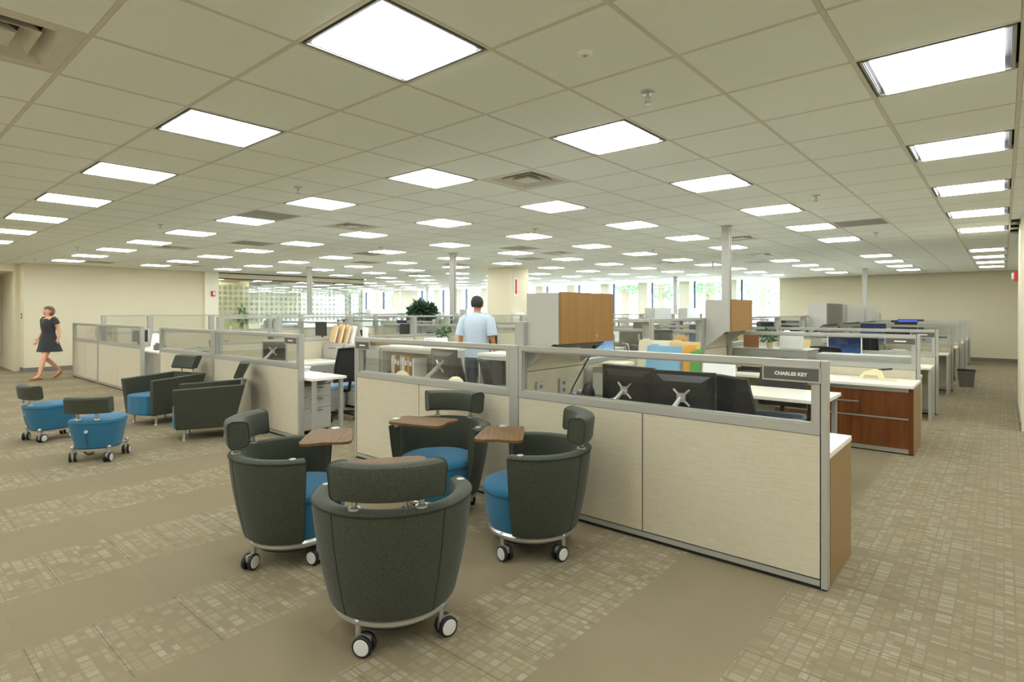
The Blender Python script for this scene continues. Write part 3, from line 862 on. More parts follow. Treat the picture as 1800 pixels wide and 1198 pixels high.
# task chair: origin on the floor, faces +Y
def task_chair(seat_mat='chair plastic', back_mat='chair mesh', full=True):
    t = thing('office_chair', 'x', 'chair')
    MB().rbox(-.24, .24, -.22, .25, .43, .49, .028).obj('seat', seat_mat, t, 50)
    rings = []
    for k in range(9):
        f = k / 8; z = .54 + f * .46
        w = .215 * (1 - .25 * abs(f - .45) ** 1.5)
        y = -.245 - .035 * math.sin(f * 2.6) - .07 * f * f
        ring_ = [Vector((x * w, y - .05 * (1 - x * x) * .7, z)) for x in (-1, -.6, -.2, .2, .6, 1)] + [Vector((x * w, y + .018 - .05 * (1 - x * x) * .7, z)) for x in (1, .6, .2, -.2, -.6, -1)]
        rings.append(ring_)
    MB().loft(rings).obj('backrest', back_mat, t, 50)
    q = MB().tube([(-.215, -.25, .54), (-.22, -.285, .75), (-.20, -.345, 1.0), (0, -.40, 1.012), (.20, -.345, 1.0), (.22, -.285, .75), (.215, -.25, .54)], .013, 8)
    q.obj('back_frame', 'chair plastic', t, 50)
    MB().tube([(0, -.12, .40), (0, -.26, .42), (0, -.30, .60)], .022, 8).obj('back_support', 'chair plastic', t, 50)
    if full:
        for s in (-1, 1):
            a = MB().tube([(s * .2, 0, .42), (s * .29, 0, .45), (s * .295, -.01, .66)], .016, 8).obj('armrest_post', 'chair plastic', t, 50)
            MB().rbox(s * .295 - .04, s * .295 + .04, -.11, .13, .66, .685, .01).obj('armrest_pad', 'chair plastic', a, 50)
    MB().cyl((0, 0, .08), (0, 0, .43), .025).obj('gas_lift', 'plastic black', t, 40)
    for k in range(5):
        a = 2 * math.pi * k / 5 + .3
        e = (math.sin(a) * .29, math.cos(a) * .29)
        q = MB().cyl((0, 0, .10), (e[0], e[1], .075), .024, .016, 8); lg = q.obj('base_leg', 'plastic black', t, 40)
        if full:
            n = Vector((e[1], -e[0], 0)).normalized() * .022
            MB().cyl((e[0] - n.x, e[1] - n.y, .03), (e[0] + n.x, e[1] + n.y, .03), .03, n=14).obj('caster', 'black rubber', lg, 40)
        else:
            q2 = MB().cyl((e[0] - .02, e[1], .03), (e[0] + .02, e[1], .03), .03, n=10).obj('caster', 'black rubber', lg, 40)
    return t
CH = {'n': 0}
chair_proto = task_chair('chair seat blue')
def chair(x, y, face, label, z=0):
    """face = heading in degrees"""
    o = place(chair_proto, CH['n'] > 0, (x, y, z), R(face - 90), label, 'office chairs at the desks')
    CH['n'] += 1
    return o
# telephone: origin on desk, faces -Y
def telephone(loc, rz, label, body='phone grey', disp='phone display'):
    t = thing('telephone', label, 'telephone', loc, rz, 'desk telephones')
    MB().prism([(-.11, 0), (.10, 0), (.10, .10), (.06, .11), (-.11, .04)], -.09, .12, Matrix(((0, 0, 1, 0), (1, 0, 0, 0), (0, 1, 0, 0), (0, 0, 0, 1)))).obj('body', body, t)
    h = MB().tube([(-.065, -.09, .065), (-.065, -.05, .095), (-.065, .05, .125), (-.065, .09, .125)], .022, 8); h.obj('handset', body, t, 50)
    Mx = Matrix.Translation((.04, .02, .095)) @ Matrix.Rotation(R(24), 4, 'X')
    MB().box(-.05, .06, -.025, .045, 0, .004, Mx).obj('display', disp, t)
    k = MB()
    for a in range(3):
        for b in range(4):
            M2 = Matrix.Translation((0, -.065, .058)) @ Matrix.Rotation(R(24), 4, 'X')
            k.box(.0 + a * .025, .018 + a * .025, -.04 + b * .02, -.026 + b * .02, 0, .004, M2)
    k.obj('keypad', 'plastic black', t)
    return t
def papers(loc, rz, label, n=6, w=.22, d=.29, mat='paper white', fan=6, grp='loose papers'):
    t = thing('paper_stack', label, 'papers', loc, rz, grp)
    r = random.Random(int(abs(loc[0]) * 97 + abs(loc[1]) * 31)); z = 0
    for k in range(n):
        M_ = Matrix.Translation((r.uniform(-.02, .02), r.uniform(-.02, .02), z)) @ Matrix.Rotation(R(r.uniform(-fan, fan)), 4, 'Z')
        hh = r.uniform(.003, .012)
        MB().box(-w / 2, w / 2, -d / 2, d / 2, 0, hh, M_).obj('sheet', mat, t); z += hh + .0005
    return t
def folder(loc, rz, label, mat, w=.30, h=.24, th=.012, lean=8, grp='standing folders'):
    """standing folder, face toward -Y, leaning back"""
    t = thing('folder', label, 'folder', loc, rz, grp)
    M_ = Matrix.Translation((0, 0, (th + .002) * math.sin(R(lean)) + .0005)) @ Matrix.Rotation(R(-lean), 4, 'X')
    MB().box(-w / 2, w / 2, 0, .002, 0, h, M_).obj('front_cover', mat, t)
    MB().box(-w / 2, w / 2, th, th + .002, 0, h + .012, M_).obj('back_cover', mat, t)
    MB().box(-w / 2 + .006, w / 2 - .006, .003, th - .001, .004, h - .008, M_).obj('sheets', 'paper white', t)
    MB().box(-w / 2 + .03, -w / 2 + .11, th, th + .002, h + .012, h + .026, M_).obj('tab', mat, t)
    return t
def cabinet(x0, x1, y0, y1, z1, label, drawers=3, face='-y', body='cabinet grey', top=None, cat='cabinet', name='lateral_file'):
    t = thing(name, label, cat, ((x0 + x1) / 2, (y0 + y1) / 2, 0), 0 if face == '-y' else R(90), 'filing cabinets')
    w, d = (x1 - x0) / 2, (y1 - y0) / 2
    if face == '+x': w, d = d, w
    MB().box(-w, w, -d + .02, d, .03, z1 - (.03 if top else 0)).obj('body', body, t)
    MB().box(-w + .02, w - .02, -d + .04, d - .02, 0, .03).obj('plinth', 'plastic black', t)
    if top: MB().rbox(-w - .005, w + .005, -d, d + .005, z1 - .03, z1, .004).obj('top', top, t)
    hh = (z1 - .035 - .04) / drawers
    for k in range(drawers):
        f = MB().box(-w + .004, w - .004, -d, -d + .019, .04 + k * hh + .004, .04 + (k + 1) * hh - .004).obj('drawer', body, t)
        MB().box(-min(.09, w * .6), min(.09, w * .6), -d - .014, -d, .04 + (k + 1) * hh - .045, .04 + (k + 1) * hh - .032).obj('handle', 'cabinet dark', f)
    return t
def overhead(x0, x1, y0, y1, z0, z1, label, door='door veneer', s=1):
    """cabinet fixed to the spine; door on the +X side"""
    t = thing('overhead_cabinet', label, 'cabinet', (0, 0, 0), 0, 'overhead cabinets')
    q = MB(); e = .018
    q.box(x0, x1 - .022, y0, y0 + e, z0, z1); q.box(x0, x1 - .022, y1 - e, y1, z0, z1)
    q.box(x0, x1 - .022, y0 + e, y1 - e, z0, z0 + e); q.box(x0, x1 - .022, y0 + e, y1 - e, z1 - e, z1); q.box(x0, x0 + e, y0 + e, y1 - e, z0 + e, z1 - e)
    q.obj('case', 'cabinet grey', t)
    d = MB().rbox(x1 - .02, x1, y0 + .002, y1 - .002, z0 + .002, z1 + .006, .002).obj('door', door, t)
    MB().cyl((x1, y1 - .36 * (y1 - y0), z0 + .05), (x1 + .006, y1 - .36 * (y1 - y0), z0 + .05), .012, n=16).obj('lock', 'satin aluminium', d, 40)
    Mx = Matrix(((1, 0, 0, 0), (0, 0, 1, 0), (0, 1, 0, 0), (0, 0, 0, 1)))
    for yy in (y0, y1 - .012):
        MB().prism([(x0, z0), (x0 + .26, z0), (x0 + .06, z0 - .16), (x0, z0 - .20)], yy, yy + .012, Mx).obj('bracket', 'cabinet grey', t)
    MB().box(x0 + .05, x1 - .08, y0 + .06, y1 - .06, z0 - .035, z0 - .004).obj('task_light', 'cabinet dark', t)
    return t
def tray(loc, rz, label, tiers=2, mat='plastic black', grp='document trays'):
    t = thing('document_tray', label, 'tray', loc, rz, grp)
    for k in range(tiers):
        z = k * .065
        q = MB().box(-.16, .16, -.12, .12, z, z + .004); q.box(-.16, .16, .116, .12, z, z + .05); q.box(-.16, -.156, -.12, .12, z, z + .05); q.box(.156, .16, -.12, .12, z, z + .05)
        q.obj('tier', mat, t)
    for sx in (-1, 1): MB().box(sx * .155 - .004, sx * .155 + .004, .09, .10, 0, tiers * .065).obj('riser', mat, t)
    return t
def waste_bin(loc, label, mat='cabinet dark'):
    t = thing('waste_bin', label, 'bin', loc); t.scale = (.85, .85, .85)
    def rr(w, d, z): return [Vector((sx * w, sy * d, z)) for sx, sy in ((-1, -1), (1, -1), (1, 1), (-1, 1))]
    MB().loft([rr(.13, .095, 0), rr(.165, .125, .38), rr(.155, .115, .38), rr(.12, .085, .01)]).obj('body', mat, t)
    q = MB(); frame = [rr(.175, .135, .375), rr(.175, .135, .40), rr(.155, .115, .40), rr(.155, .115, .375)]
    q.loft(frame, cap0=False, cap1=False).obj('rim', 'plastic black', t)
    return t
def plant(loc, label, pot=(.07, .10), r=(.12, .12, .1), n=60, size=.09, mat='leaf green', seed=3, group=None, potmat='pot clay', zc=None):
    t = thing('potted_plant', label, 'plant', loc, 0, group)
    MB().lathe([(pot[0] * .75, 0), (pot[0], pot[1]), (pot[0] * .9, pot[1]), (pot[0] * .85, pot[1] * .85), (.001, pot[1] * .85)], 20).obj('pot', potmat, t, 40)
    leaves(n, r, size, seed, mat, 'foliage', t, (0, 0, zc if zc is not None else pot[1] + r[2] * .8))
    q = MB()
    for k in range(5):
        a = k * 1.26
        q.tube([(0, 0, pot[1] * .8), (math.cos(a) * r[0] * .3, math.sin(a) * r[1] * .3, pot[1] + r[2] * .5), (math.cos(a) * r[0] * .6, math.sin(a) * r[1] * .6, pot[1] + r[2])], .004 + .02 * r[0], 5)
    q.obj('stem', 'leaf dark', t)
    return t

# ------------------------------------------------------------------ lounge furniture
def caster_set(parent, spots, ztop, facing):
    """spots = (x, y, swivel angle)"""
    for n, (x, y, a) in enumerate(spots):
        c = link('caster', CAST['stem'], parent, (x, y, 0), a)
        link('tyre', CAST['tyre'], c); link('tyre', CAST['tyre'], c, (0, 0, 0), math.pi)
        link('hub', CAST['hub'], c); link('hub', CAST['hub'], c, (0, 0, 0), math.pi)
CAST = {}
q = MB().cyl((0, 0, .075), (0, 0, .145), .013, n=14).ball((0, 0, .145), .019, n=14, m=8)
q.box(-.009, .009, -.012, .045, .035, .08)
q.rbox(-.010, .010, .0, .06, .05, .088, .006)
CAST['stem'] = q.mesh('caster', 'satin aluminium', 40)
CAST['tyre'] = MB().lathe([(.03, -.011), (.042, -.011), (.046, -.007), (.046, .007), (.042, .011), (.03, .011)], 28, M=Matrix.Translation((.021, .028, .046)) @ Matrix.Rotation(R(90), 4, 'Y')).mesh('tyre', 'black rubber', 35)
CAST['hub'] = MB().lathe([(.036, -.010), (.037, .010), (.033, .0135), (.001, .0145)], 28, M=Matrix.Translation((.021, .028, .046)) @ Matrix.Rotation(R(90), 4, 'Y')).mesh('hub', 'white hub', 35)
# rz=pi copies of the pair sit on the other side but trail the wrong way: give them their own meshes
CAST['tyre2'] = MB().lathe([(.03, -.011), (.042, -.011), (.046, -.007), (.046, .007), (.042, .011), (.03, .011)], 28, M=Matrix.Translation((-.021, .028, .046)) @ Matrix.Rotation(R(90), 4, 'Y')).mesh('tyre', 'black rubber', 35)
CAST['hub2'] = MB().lathe([(.036, -.010), (.037, .010), (.033, .0135), (.001, .0145)], 28, M=Matrix.Translation((-.021, .028, .046)) @ Matrix.Rotation(R(-90), 4, 'Y')).mesh('hub', 'white hub', 35)
def caster_set(parent, spots):
    for x, y, a in spots:
        c = link('caster', CAST['stem'], parent, (x, y, 0), a)
        for m in ('tyre', 'tyre2'): link('tyre', CAST[m], c)
        for m in ('hub', 'hub2'): link('hub', CAST[m], c)

def arc(a0, a1, n): return [R(a0 + (a1 - a0) * k / n) for k in range(n + 1)]
PH = 66
TUB = {}
def r_out(z): return .292 + (z - .165) * .172 - .10 * ((z - .165) * (.65 - z))*0 + .012 * math.sin(math.pi * (z - .165) / .49)
sec = [(.25, .165), (.285, .165)] + [(r_out(z), z) for z in (.185, .25, .33, .41, .49, .57, .63)] + [(.373, .648), (.362, .658), (.34, .662), (.312, .660), (.298, .652), (.292, .63), (.288, .45), (.284, .25), (.25, .18)]
TUB['shell'] = MB().sweep(sec, arc(PH, 360 - PH, 56)).mesh('shell', 'green fabric', 38)
pp = MB()
pp.tube([(-.374 * math.sin(a), .374 * math.cos(a), .645) for a in arc(PH, 360 - PH, 56)], .0052, 6)
for s in (-1, 1):
    a = R(s * PH)
    pp.tube([(-(r_out(z) - .004) * math.sin(a), (r_out(z) - .004) * math.cos(a) + .001, z) for z in (.17, .3, .45, .6, .645)], .0035, 6)
TUB['piping'] = pp.mesh('piping', 'green piping', 60)
for s in (-1, 1):
    a = R(180 + s * 40); sm = MB()
    sm.tube([(-(r_out(z) + .0005) * math.sin(a), (r_out(z) + .0005) * math.cos(a), z) for z in (.175, .25, .33, .41, .49, .57, .64)], .0022, 6)
    TUB['seam%d' % s] = sm.mesh('seam', 'green piping', 60)
TUB['drum'] = MB().lathe([(.2, .15), (.235, .15), (.252, .2), (.268, .3), (.276, .385)], 48, 0, .032).mesh('seat_drum', 'blue fabric', 40)
TUB['seat'] = MB().lathe([(.276, .389), (.279, .405), (.272, .425), (.24, .438), (.15, .446), (.01, .449)], 48, 0, .032).mesh('seat', 'blue fabric', 60)
TUB['seatpipe'] = MB().tube([(.2775 * math.cos(a), .032 + .2775 * math.sin(a), .387) for a in arc(0, 360, 48)], .0035, 6).mesh('seat_piping', 'blue piping', 60)
hs = [(.272, .735), (.285, .715), (.355, .700), (.378, .706), (.388, .725), (.399, .835), (.392, .852), (.372, .862), (.318, .858), (.292, .85), (.283, .835)]
TUB['head'] = MB().sweep(hs, arc(180 - 39, 180 + 39, 22)).mesh('headrest', 'green fabric', 40)
hp = MB()
for s in (-1, 1):
    a = R(180 + s * 39)
    hp.tube([(-r * math.sin(a), r * math.cos(a), z) for r, z in hs + hs[:1]], .0035, 6)
TUB['headpipe'] = hp.mesh('headrest_piping', 'green piping', 60)
q = MB()
q.cyl((0, 0, .656), (0, 0, .715), .013, n=16).lathe([(.027, .66), (.026, .668), (.014, .676)], 20)
TUB['post'] = q.mesh('headrest_post', 'satin aluminium', 40)
TUB['ring'] = MB().lathe([(.22, .118), (.262, .122), (.275, .135), (.275, .152), (.262, .164), (.2, .164)], 56).mesh('base_ring', 'satin aluminium', 40)
TUB['pan'] = MB().lathe([(.16, .09), (.225, .095), (.225, .12), (.16, .125)], 40).mesh('underpan', 'plastic black', 40)
TUB['disc'] = MB().lathe([(.020, .658), (.020, .666), (.014, .668), (.013, .665), (.001, .665)], 20).mesh('arm_socket', 'satin aluminium', 40)
tab = []
corners = [(.275, .045, .05), (.285, .30, .05), (-.14, .37, .06), (-.19, .06, .06)]
for k, (x, y, r) in enumerate(corners):
    px_, py_, _ = corners[k - 1]; nx_, ny_, _ = corners[(k + 1) % 4]
    P = Vector((x, y)); a = (Vector((px_, py_)) - P).normalized(); b = (Vector((nx_, ny_)) - P).normalized()
    for f in (0, .33, .66, 1):
        tab.append(tuple((P + a * r * (1 - f) ** 2 + b * r * f ** 2)))
    mid = (P + Vector((nx_, ny_))) / 2; inw = Vector((.05, .19)) - mid
    tab.append(tuple(mid + inw * (.10 if k in (0, 2) else -.02)))
for s in (1, -1):
    TUB['tab%d' % s] = MB().prism([(x * s, y) for x, y in (tab if s > 0 else tab[::-1])], .700, .716).mesh('tablet', 'tablet wood', 30)
    TUB['piv%d' % s] = MB().cyl((s * .262, .19, .66), (s * .262, .19, .70), .016, n=16).lathe([(.03, .716), (.029, .722), (.001, .724)], 20, s * .262, .19).mesh('tablet_pivot', 'satin aluminium', 40)
def tub_chair(x, y, heading, label, side, swivels, turn=0):
    t = thing('tub_chair', label, 'chair', (x, y, 0), R(heading - 90), 'swivel tub chairs in the lounge group')
    sh = link('shell', TUB['shell'], t); link('piping', TUB['piping'], sh); link('seam', TUB['seam1'], sh); link('seam', TUB['seam-1'], sh)
    for s in (-1, 1):
        a = R(s * 77); link('arm_socket', TUB['disc'], sh, (-.333 * math.sin(a), .333 * math.cos(a), 0))
    st = link('seat', TUB['seat'], t); link('seat_piping', TUB['seatpipe'], st); link('seat_drum', TUB['drum'], t)
    hd = link('headrest', TUB['head'], t); link('headrest_piping', TUB['headpipe'], hd)
    for s in (-1, 1):
        a = R(180 + s * 25); link('headrest_post', TUB['post'], hd, (-.333 * math.sin(a), .333 * math.cos(a), 0))
    link('base_ring', TUB['ring'], t); link('underpan', TUB['pan'], t)
    caster_set(t, [(.262 * math.cos(R(45 + turn + 90 * k)), .262 * math.sin(R(45 + turn + 90 * k)), R(swivels[k])) for k in range(4)])
    tb = link('tablet', TUB['tab%d' % side], t); link('tablet_pivot', TUB['piv%d' % side], tb)
    return t
tub_chair(-2.228, 1.722, 138, 'tub chair in the foreground seen from behind', -1, (10, 200, 250, 300), 14)
tub_chair(-3.35, 1.83, 46, 'tub chair on the left of the lounge group, facing right', -1, (150, 120, 200, 250))
tub_chair(-2.29, 2.865, 220, 'tub chair on the right of the lounge group, seen from its side', 1, (60, 130, 40, 160))
tub_chair(-3.215, 2.915, -64, 'tub chair backed against the divider, facing the viewer', 1, (20, 100, 220, 160))

# rolling stools: blue teardrop pad, bolster on two posts; faces +Y
def pad(sc, n=44):
    out = []
    for k in range(n):
        a = 2 * math.pi * k / n
        c, s = math.cos(a), math.sin(a)
        w = .235 * (1 - .16 * s)                       # broader at the back
        e = 2.5
        x = w * math.copysign(abs(c) ** (2 / e), c); y = .275 * math.copysign(abs(s) ** (2 / e), s)
        out.append((x * sc, y * sc))
    return out
def stool(x, y, heading, label):
    t = thing('rolling_stool', label, 'stool', (x, y, 0), R(heading - 90), 'blue rolling stools')
    body = MB().loft([[Vector((px_, py_, z)) for px_, py_ in pad(s)] for s, z in ((.70, .135), (.77, .14), (.82, .2), (.90, .30), (.96, .385))])
    b = body.obj('body', 'blue fabric', t, 40)
    MB().loft([[Vector((px_, py_, z)) for px_, py_ in pad(s)] for s, z in ((.962, .389), (.965, .40), (.94, .416), (.8, .426), (.4, .431), (.02, .432))]).obj('seat', 'blue fabric', t, 50)
    MB().tube([(px_, py_, .387) for px_, py_ in pad(.962) + pad(.962)[:1]], .003, 6).obj('seat_piping', 'blue piping', t, 60)
    MB().tube([(0, -.272 + .0, .33), (0, -.262, .27), (0, -.225, .15)], .003, 6).obj('seam', 'blue piping', b, 60)
    MB().lathe([(.016, 0), (.016, .006), (.010, .008)], 16, M=Matrix.Translation((0, -.262, .315)) @ Matrix.Rotation(R(75), 4, 'X')).obj('pull_tab', 'satin aluminium', b, 40)
    hd = MB().loft([[Vector((xx * .20, yy - .05 * xx * xx * -1, z)) for yy, z in ((-.30, .505), (-.275, .492), (-.215, .497), (-.20, .515), (-.215, .635), (-.235, .652), (-.30, .652), (-.318, .635))] for xx in [k / 6 - 1 for k in range(13)]])
    h = hd.obj('backrest', 'green fabric', t, 40)
    for s in (-1, 1):
        MB().cyl((s * .085, -.235, .42), (s * .085, -.245, .50), .013, n=14).lathe([(.026, .425), (.025, .432), (.013, .438)], 18, s * .085, -.235).obj('backrest_post', 'satin aluminium', h, 40)
    q = MB().loft([[Vector((px_, py_, z)) for px_, py_ in pad(s)] for s, z in ((.66, .105), (.74, .108), (.74, .130), (.66, .132))]); q.obj('base_ring', 'satin aluminium', t, 40)
    arms = MB(); sp = []
    for k in range(4):
        a = R(45 + 90 * k); e = (.235 * math.cos(a), .25 * math.sin(a))
        arms.tube([(e[0] * .55, e[1] * .55, .118), (e[0] * .9, e[1] * .9, .125), (e[0], e[1], .135)], .016, 8)
        sp.append((e[0], e[1], R(rnd.uniform(0, 360))))
    arms.obj('base_arms', 'satin aluminium', t, 40)
    caster_set(t, sp)
stool(-8.55, 1.60, 100, 'blue rolling stool farther left, its backrest turned sideways')
stool(-7.06, 1.72, 140, 'nearer blue rolling stool, its backrest toward the viewer')

# square armchairs; face +Y
def armchair(x, y, heading, label):
    t = thing('armchair', label, 'armchair', (x, y, 0), R(heading - 90), 'square green armchairs')
    def slab(p, nrm, th):    # quad p extruded by vector
        v = Vector(nrm) * th
        return MB().loft([[Vector(a) for a in p], [Vector(a) + v for a in p]])
    for s in (-1, 1):
        # arm flares outward and its back edge rakes
        pts = [(s * .285, .33, .13), (s * .285, -.24, .13), (s * .345, -.36, .63), (s * .345, .36, .60)]
        inn = [(s * .215, .33, .13), (s * .215, -.24, .13), (s * .265, -.36, .63), (s * .265, .36, .60)]
        a = MB().loft([[Vector(p) for p in pts], [Vector(p) for p in inn]])
        o = a.obj('arm', 'green fabric', t)
        bv = o.modifiers.new('soft', 'BEVEL'); bv.width = .014; bv.segments = 3
    bk = MB().loft([[Vector(p) for p in ((-.285, -.20, .13), (.285, -.20, .13), (.34, -.34, .628), (-.34, -.34, .628))], [Vector(p) for p in ((-.285, -.27, .13), (.285, -.27, .13), (.345, -.40, .632), (-.345, -.40, .632))]])
    o = bk.obj('back', 'green fabric', t); bv = o.modifiers.new('soft', 'BEVEL'); bv.width = .012; bv.segments = 3
    o = MB().box(-.22, .22, -.20, .31, .13, .21).obj('seat_base', 'green fabric', t)
    seat = MB().loft([[Vector((px_, py_, z)) for px_, py_ in [(-.235, -.22), (.235, -.22), (.24, .30), (.2, .36), (.08, .385), (-.08, .385), (-.2, .36), (-.24, .30)]] for z in (.135, .395)])
    o = seat.obj('seat', 'blue fabric', t); bv = o.modifiers.new('soft', 'BEVEL'); bv.width = .022; bv.segments = 3; bv.limit_method = 'ANGLE'; bv.angle_limit = R(50)
    hd = MB().loft([[Vector((xx * .22, y_ + .02 * xx * xx, z)) for y_, z in ((-.37, .70), (-.30, .69), (-.285, .71), (-.345, .86), (-.37, .872), (-.43, .872), (-.445, .85))] for xx in [k / 5 - 1 for k in range(11)]])
    h = hd.obj('headrest', 'green fabric', t, 40)
    for s in (-1, 1): MB().cyl((s * .12, -.355, .625), (s * .12, -.36, .70), .011, n=14).obj('headrest_post', 'satin aluminium', h, 40)
    for sx in (-1, 1):
        for sy in (-1, 1): MB().lathe([(.022, 0), (.020, .006), (.016, .02), (.018, .13)], 16, sx * .23, .25 if sy > 0 else -.18).obj('leg', 'satin aluminium', t, 40)
    return t
armchair(-8.78, 2.86, -74, 'square green armchair with blue seat facing the viewer')
armchair(-7.33, 2.90, -116, 'square green armchair seen from its outer side')

# ------------------------------------------------------------------ right cubicle block, aisle-side front station
desk(-2.87, -.718, 3.492, 4.09, 'white desk behind the front divider with a brown end panel', gable_mat='gable brown')
desk(-2.2, -1.17, 5.45, 6.17, 'white table standing in the middle of the front station', legs='post')
monitor((-2.12, 3.80, .73), R(-4), 'left of the two black monitors seen from behind on silver arms', arm=True, z=.19 , w=.45, h=.355)
monitor((-1.66, 3.74, .73), R(6), 'right of the two black monitors seen from behind on silver arms', arm=True, z=.19, w=.43, h=.35)
chair(-1.50, 4.72, 70, 'black office chair close behind the right-hand arm-mounted monitor')
chair(-1.70, 5.98, -86, 'black office chair with blue seat at the white table')
telephone((-2.55, 3.86, .73), R(150), 'dark grey desk telephone left of the arm-mounted monitors')
t = thing('speaker', 'rounded black desk speaker beside the left arm-mounted monitor', 'speaker', (-2.42, 3.72, .73), R(150))
MB().loft([[Vector((w * math.cos(a), d * math.sin(a), z)) for a in [k * math.pi / 8 for k in range(16)]] for w, d, z in ((.05, .05, 0), (.055, .06, .06), (.05, .05, .16), (.03, .03, .21), (.01, .01, .22))]).obj('body', 'plastic black', t, 50)
MB().box(-.03, .03, .045, .058, .03, .14).obj('grille', 'phone grey', t)
t = thing('pencil_cup', 'pale translucent cup holding a yellow pen', 'cup', (-2.68, 4.04, .73))
MB().lathe([(.034, 0), (.042, .11), (.038, .11), (.031, .005)], 20).obj('cup', 'plastic white', t, 40)
MB().cyl((0, 0, .02), (.03, .02, .16), .006, n=8).obj('pen', 'folder orange', t)
# storage with folders behind the monitors
cabinet(-2.84, -1.95, 5.0, 5.40, .86, 'low grey filing cabinet carrying the folders behind the two monitors', 2, top='cabinet grey')
folder((-2.50, 5.12, .861), R(4), 'large blue folder standing behind the left arm-mounted monitor', 'folder blue', .34, .30, .02, 14)
folder((-2.24, 5.14, .861), R(8), 'orange folder leaning beside the blue folder', 'folder orange', .10, .30, .02, 12)
folder((-2.14, 5.05, .861), R(8), 'green folder beside the orange folder', 'folder green', .10, .27, .02, 14)
folder((-2.62, 5.25, .861), R(4), 'cream folder with a red band behind the blue folder', 'paper cream', .42, .345, .02, 12)
folder((-2.34, 5.24, .861), R(4), 'manila folder at the back of the folder row', 'folder manila', .30, .34, .02, 10)
for k, (xx, an) in enumerate(((-2.05, 60), (-2.035, 60), (-2.02, 60), (-2.005, 60))):
    folder((xx + .045 + .01 * k, 5.09 + .07 * k, .861), R(20), ['first', 'second', 'third', 'last'][k] + ' of the white folders right of the green folder', 'paper white', .14, .19 - .01 * k, .02, 30)
overhead(-2.874, -2.54, 3.53, 4.30, 1.25, 1.645, 'large overhead cabinet with a wooden door above the front divider')
overhead(-2.874, -2.54, 7.12, 7.88, 1.25, 1.645, 'smaller-looking overhead cabinet with a wooden door before the power pole')
t = thing('power_cable', 'black cable hanging down below the large overhead cabinet', 'cable', (0, 0, 0))
MB().tube([(-2.70, 4.25, 1.19), (-2.76, 4.20, 1.05), (-2.81, 4.08, .85), (-2.81, 4.02, .76), (-2.79, 3.98, .735)], .006, 8).obj('cord', 'plastic black', t, 60)
MB().box(-2.71, -2.69, 4.235, 4.265, 1.185, 1.212).obj('plug', 'plastic black', t)
for k, yy in enumerate((3.70, 4.02)):
    t = thing('wall_outlet', ['grey data outlet on the spine nearer the front divider', 'grey power outlet on the spine beside the hanging cable'][k], 'outlet', (-2.874, yy, .86), R(90))
    MB().rbox(-.05, .05, -.012, 0, -.07, .07, .004).obj('plate', 'cabinet grey', t)
    for s in (-1, 1): MB().box(-.018, .018, -.015, -.012, s * .03 - .014, s * .03 + .014).obj('socket', 'cabinet dark', t)
t = thing('pushpin_button', 'round dark button on the spine under the large overhead cabinet', 'button', (-2.874, 4.08, 1.16))
MB().lathe([(.018, 0), (.018, .01), (.01, .014)], 16, M=Matrix.Rotation(R(90), 4, 'Y')).obj('disc', 'phone grey', t, 40)
t = thing('desk_caddy', 'small grey sorter with drawers against the spine', 'sorter', (-2.66, 4.55, .0))
q = MB().box(-.16, .16, -.14, .14, 0, 1.0); q.obj('body', 'cabinet grey', t)
for k in range(4): MB().box(-.15, .15, -.155, -.14, .10 + k * .22, .29 + k * .22).obj('drawer', 'plastic white', t)
papers((-2.66, 4.55, 1.0), R(10), 'curled papers heaped on the small grey sorter', 7, mat='paper cream', fan=14)
# white covered chair, yellow sleeve and laptop seen through the spine glass
# credenza against the second divider
cr = thing('credenza', 'walnut credenza with silver drawer pulls under the rear worktop', 'cabinet', (-1.41, 7.55, 0))
MB().box(-.655, .655, -.30, .32, .06, .665).obj('carcass', 'cabinet dark', cr)
MB().box(.66, .70, -.325, .32, 0.01, .695).obj('side_panel', 'dark walnut', cr)
MB().box(.701, .705, -.325, .32, 0.01, .695).obj('side_skin', 'gable brown', cr)
MB().box(-.66, .66, -.32, -.30, .655, .695).obj('top_rail', 'satin aluminium', cr)
MB().box(-.66, .66, -.318, -.30, .012, .058).obj('plinth', 'satin aluminium', cr)
for nm, x0, x1, z0, z1 in (('drawer', -.66, .212, .53, .652), ('drawer', -.66, .212, .385, .51), ('drawer', .22, .66, .385, .652), ('drawer', -.66, .66, .062, .362)):
    d = MB().box(x0, x1, -.322, -.302, z0, z1).obj(nm, 'dark walnut', cr)
    if z0 in (.53,) or (z0 == .385 and x0 < -.1) or z0 == .062 or x0 > .1:
        MB().box(x0 + .002, x1 - .002, -.330, -.302, z1 + .002, z1 + (.018 if z1 < .6 else .003)).obj('pull', 'satin aluminium', d)
rt = desk(-2.87, -.705, 7.17, 7.885, 'long white worktop over the walnut credenza', legs='wall')
tray((-2.45, 7.62, .73), R(4), 'low black document tray on the rear worktop', 1)
t = thing('hole_punch', 'cream heavy-duty punch with a black lever on the rear worktop', 'punch', (-1.10, 7.60, .73), R(6))
MB().rbox(-.23, .20, -.07, .07, 0, .014, .004).obj('base_plate', 'cream plastic', t)
MB().prism([(-.17, .014), (-.12, .014), (-.10, .05), (.02, .05), (.03, .014), (.09, .014), (.07, .085), (.06, .11), (-.02, .115), (-.11, .085)], -.035, .035, Matrix(((1, 0, 0, 0), (0, 0, 1, 0), (0, 1, 0, 0), (0, 0, 0, 1)))).obj('body', 'cream plastic', t)
MB().cyl((.03, 0, .11), (.16, 0, .13), .010, n=10).obj('lever', 'plastic black', t, 40)

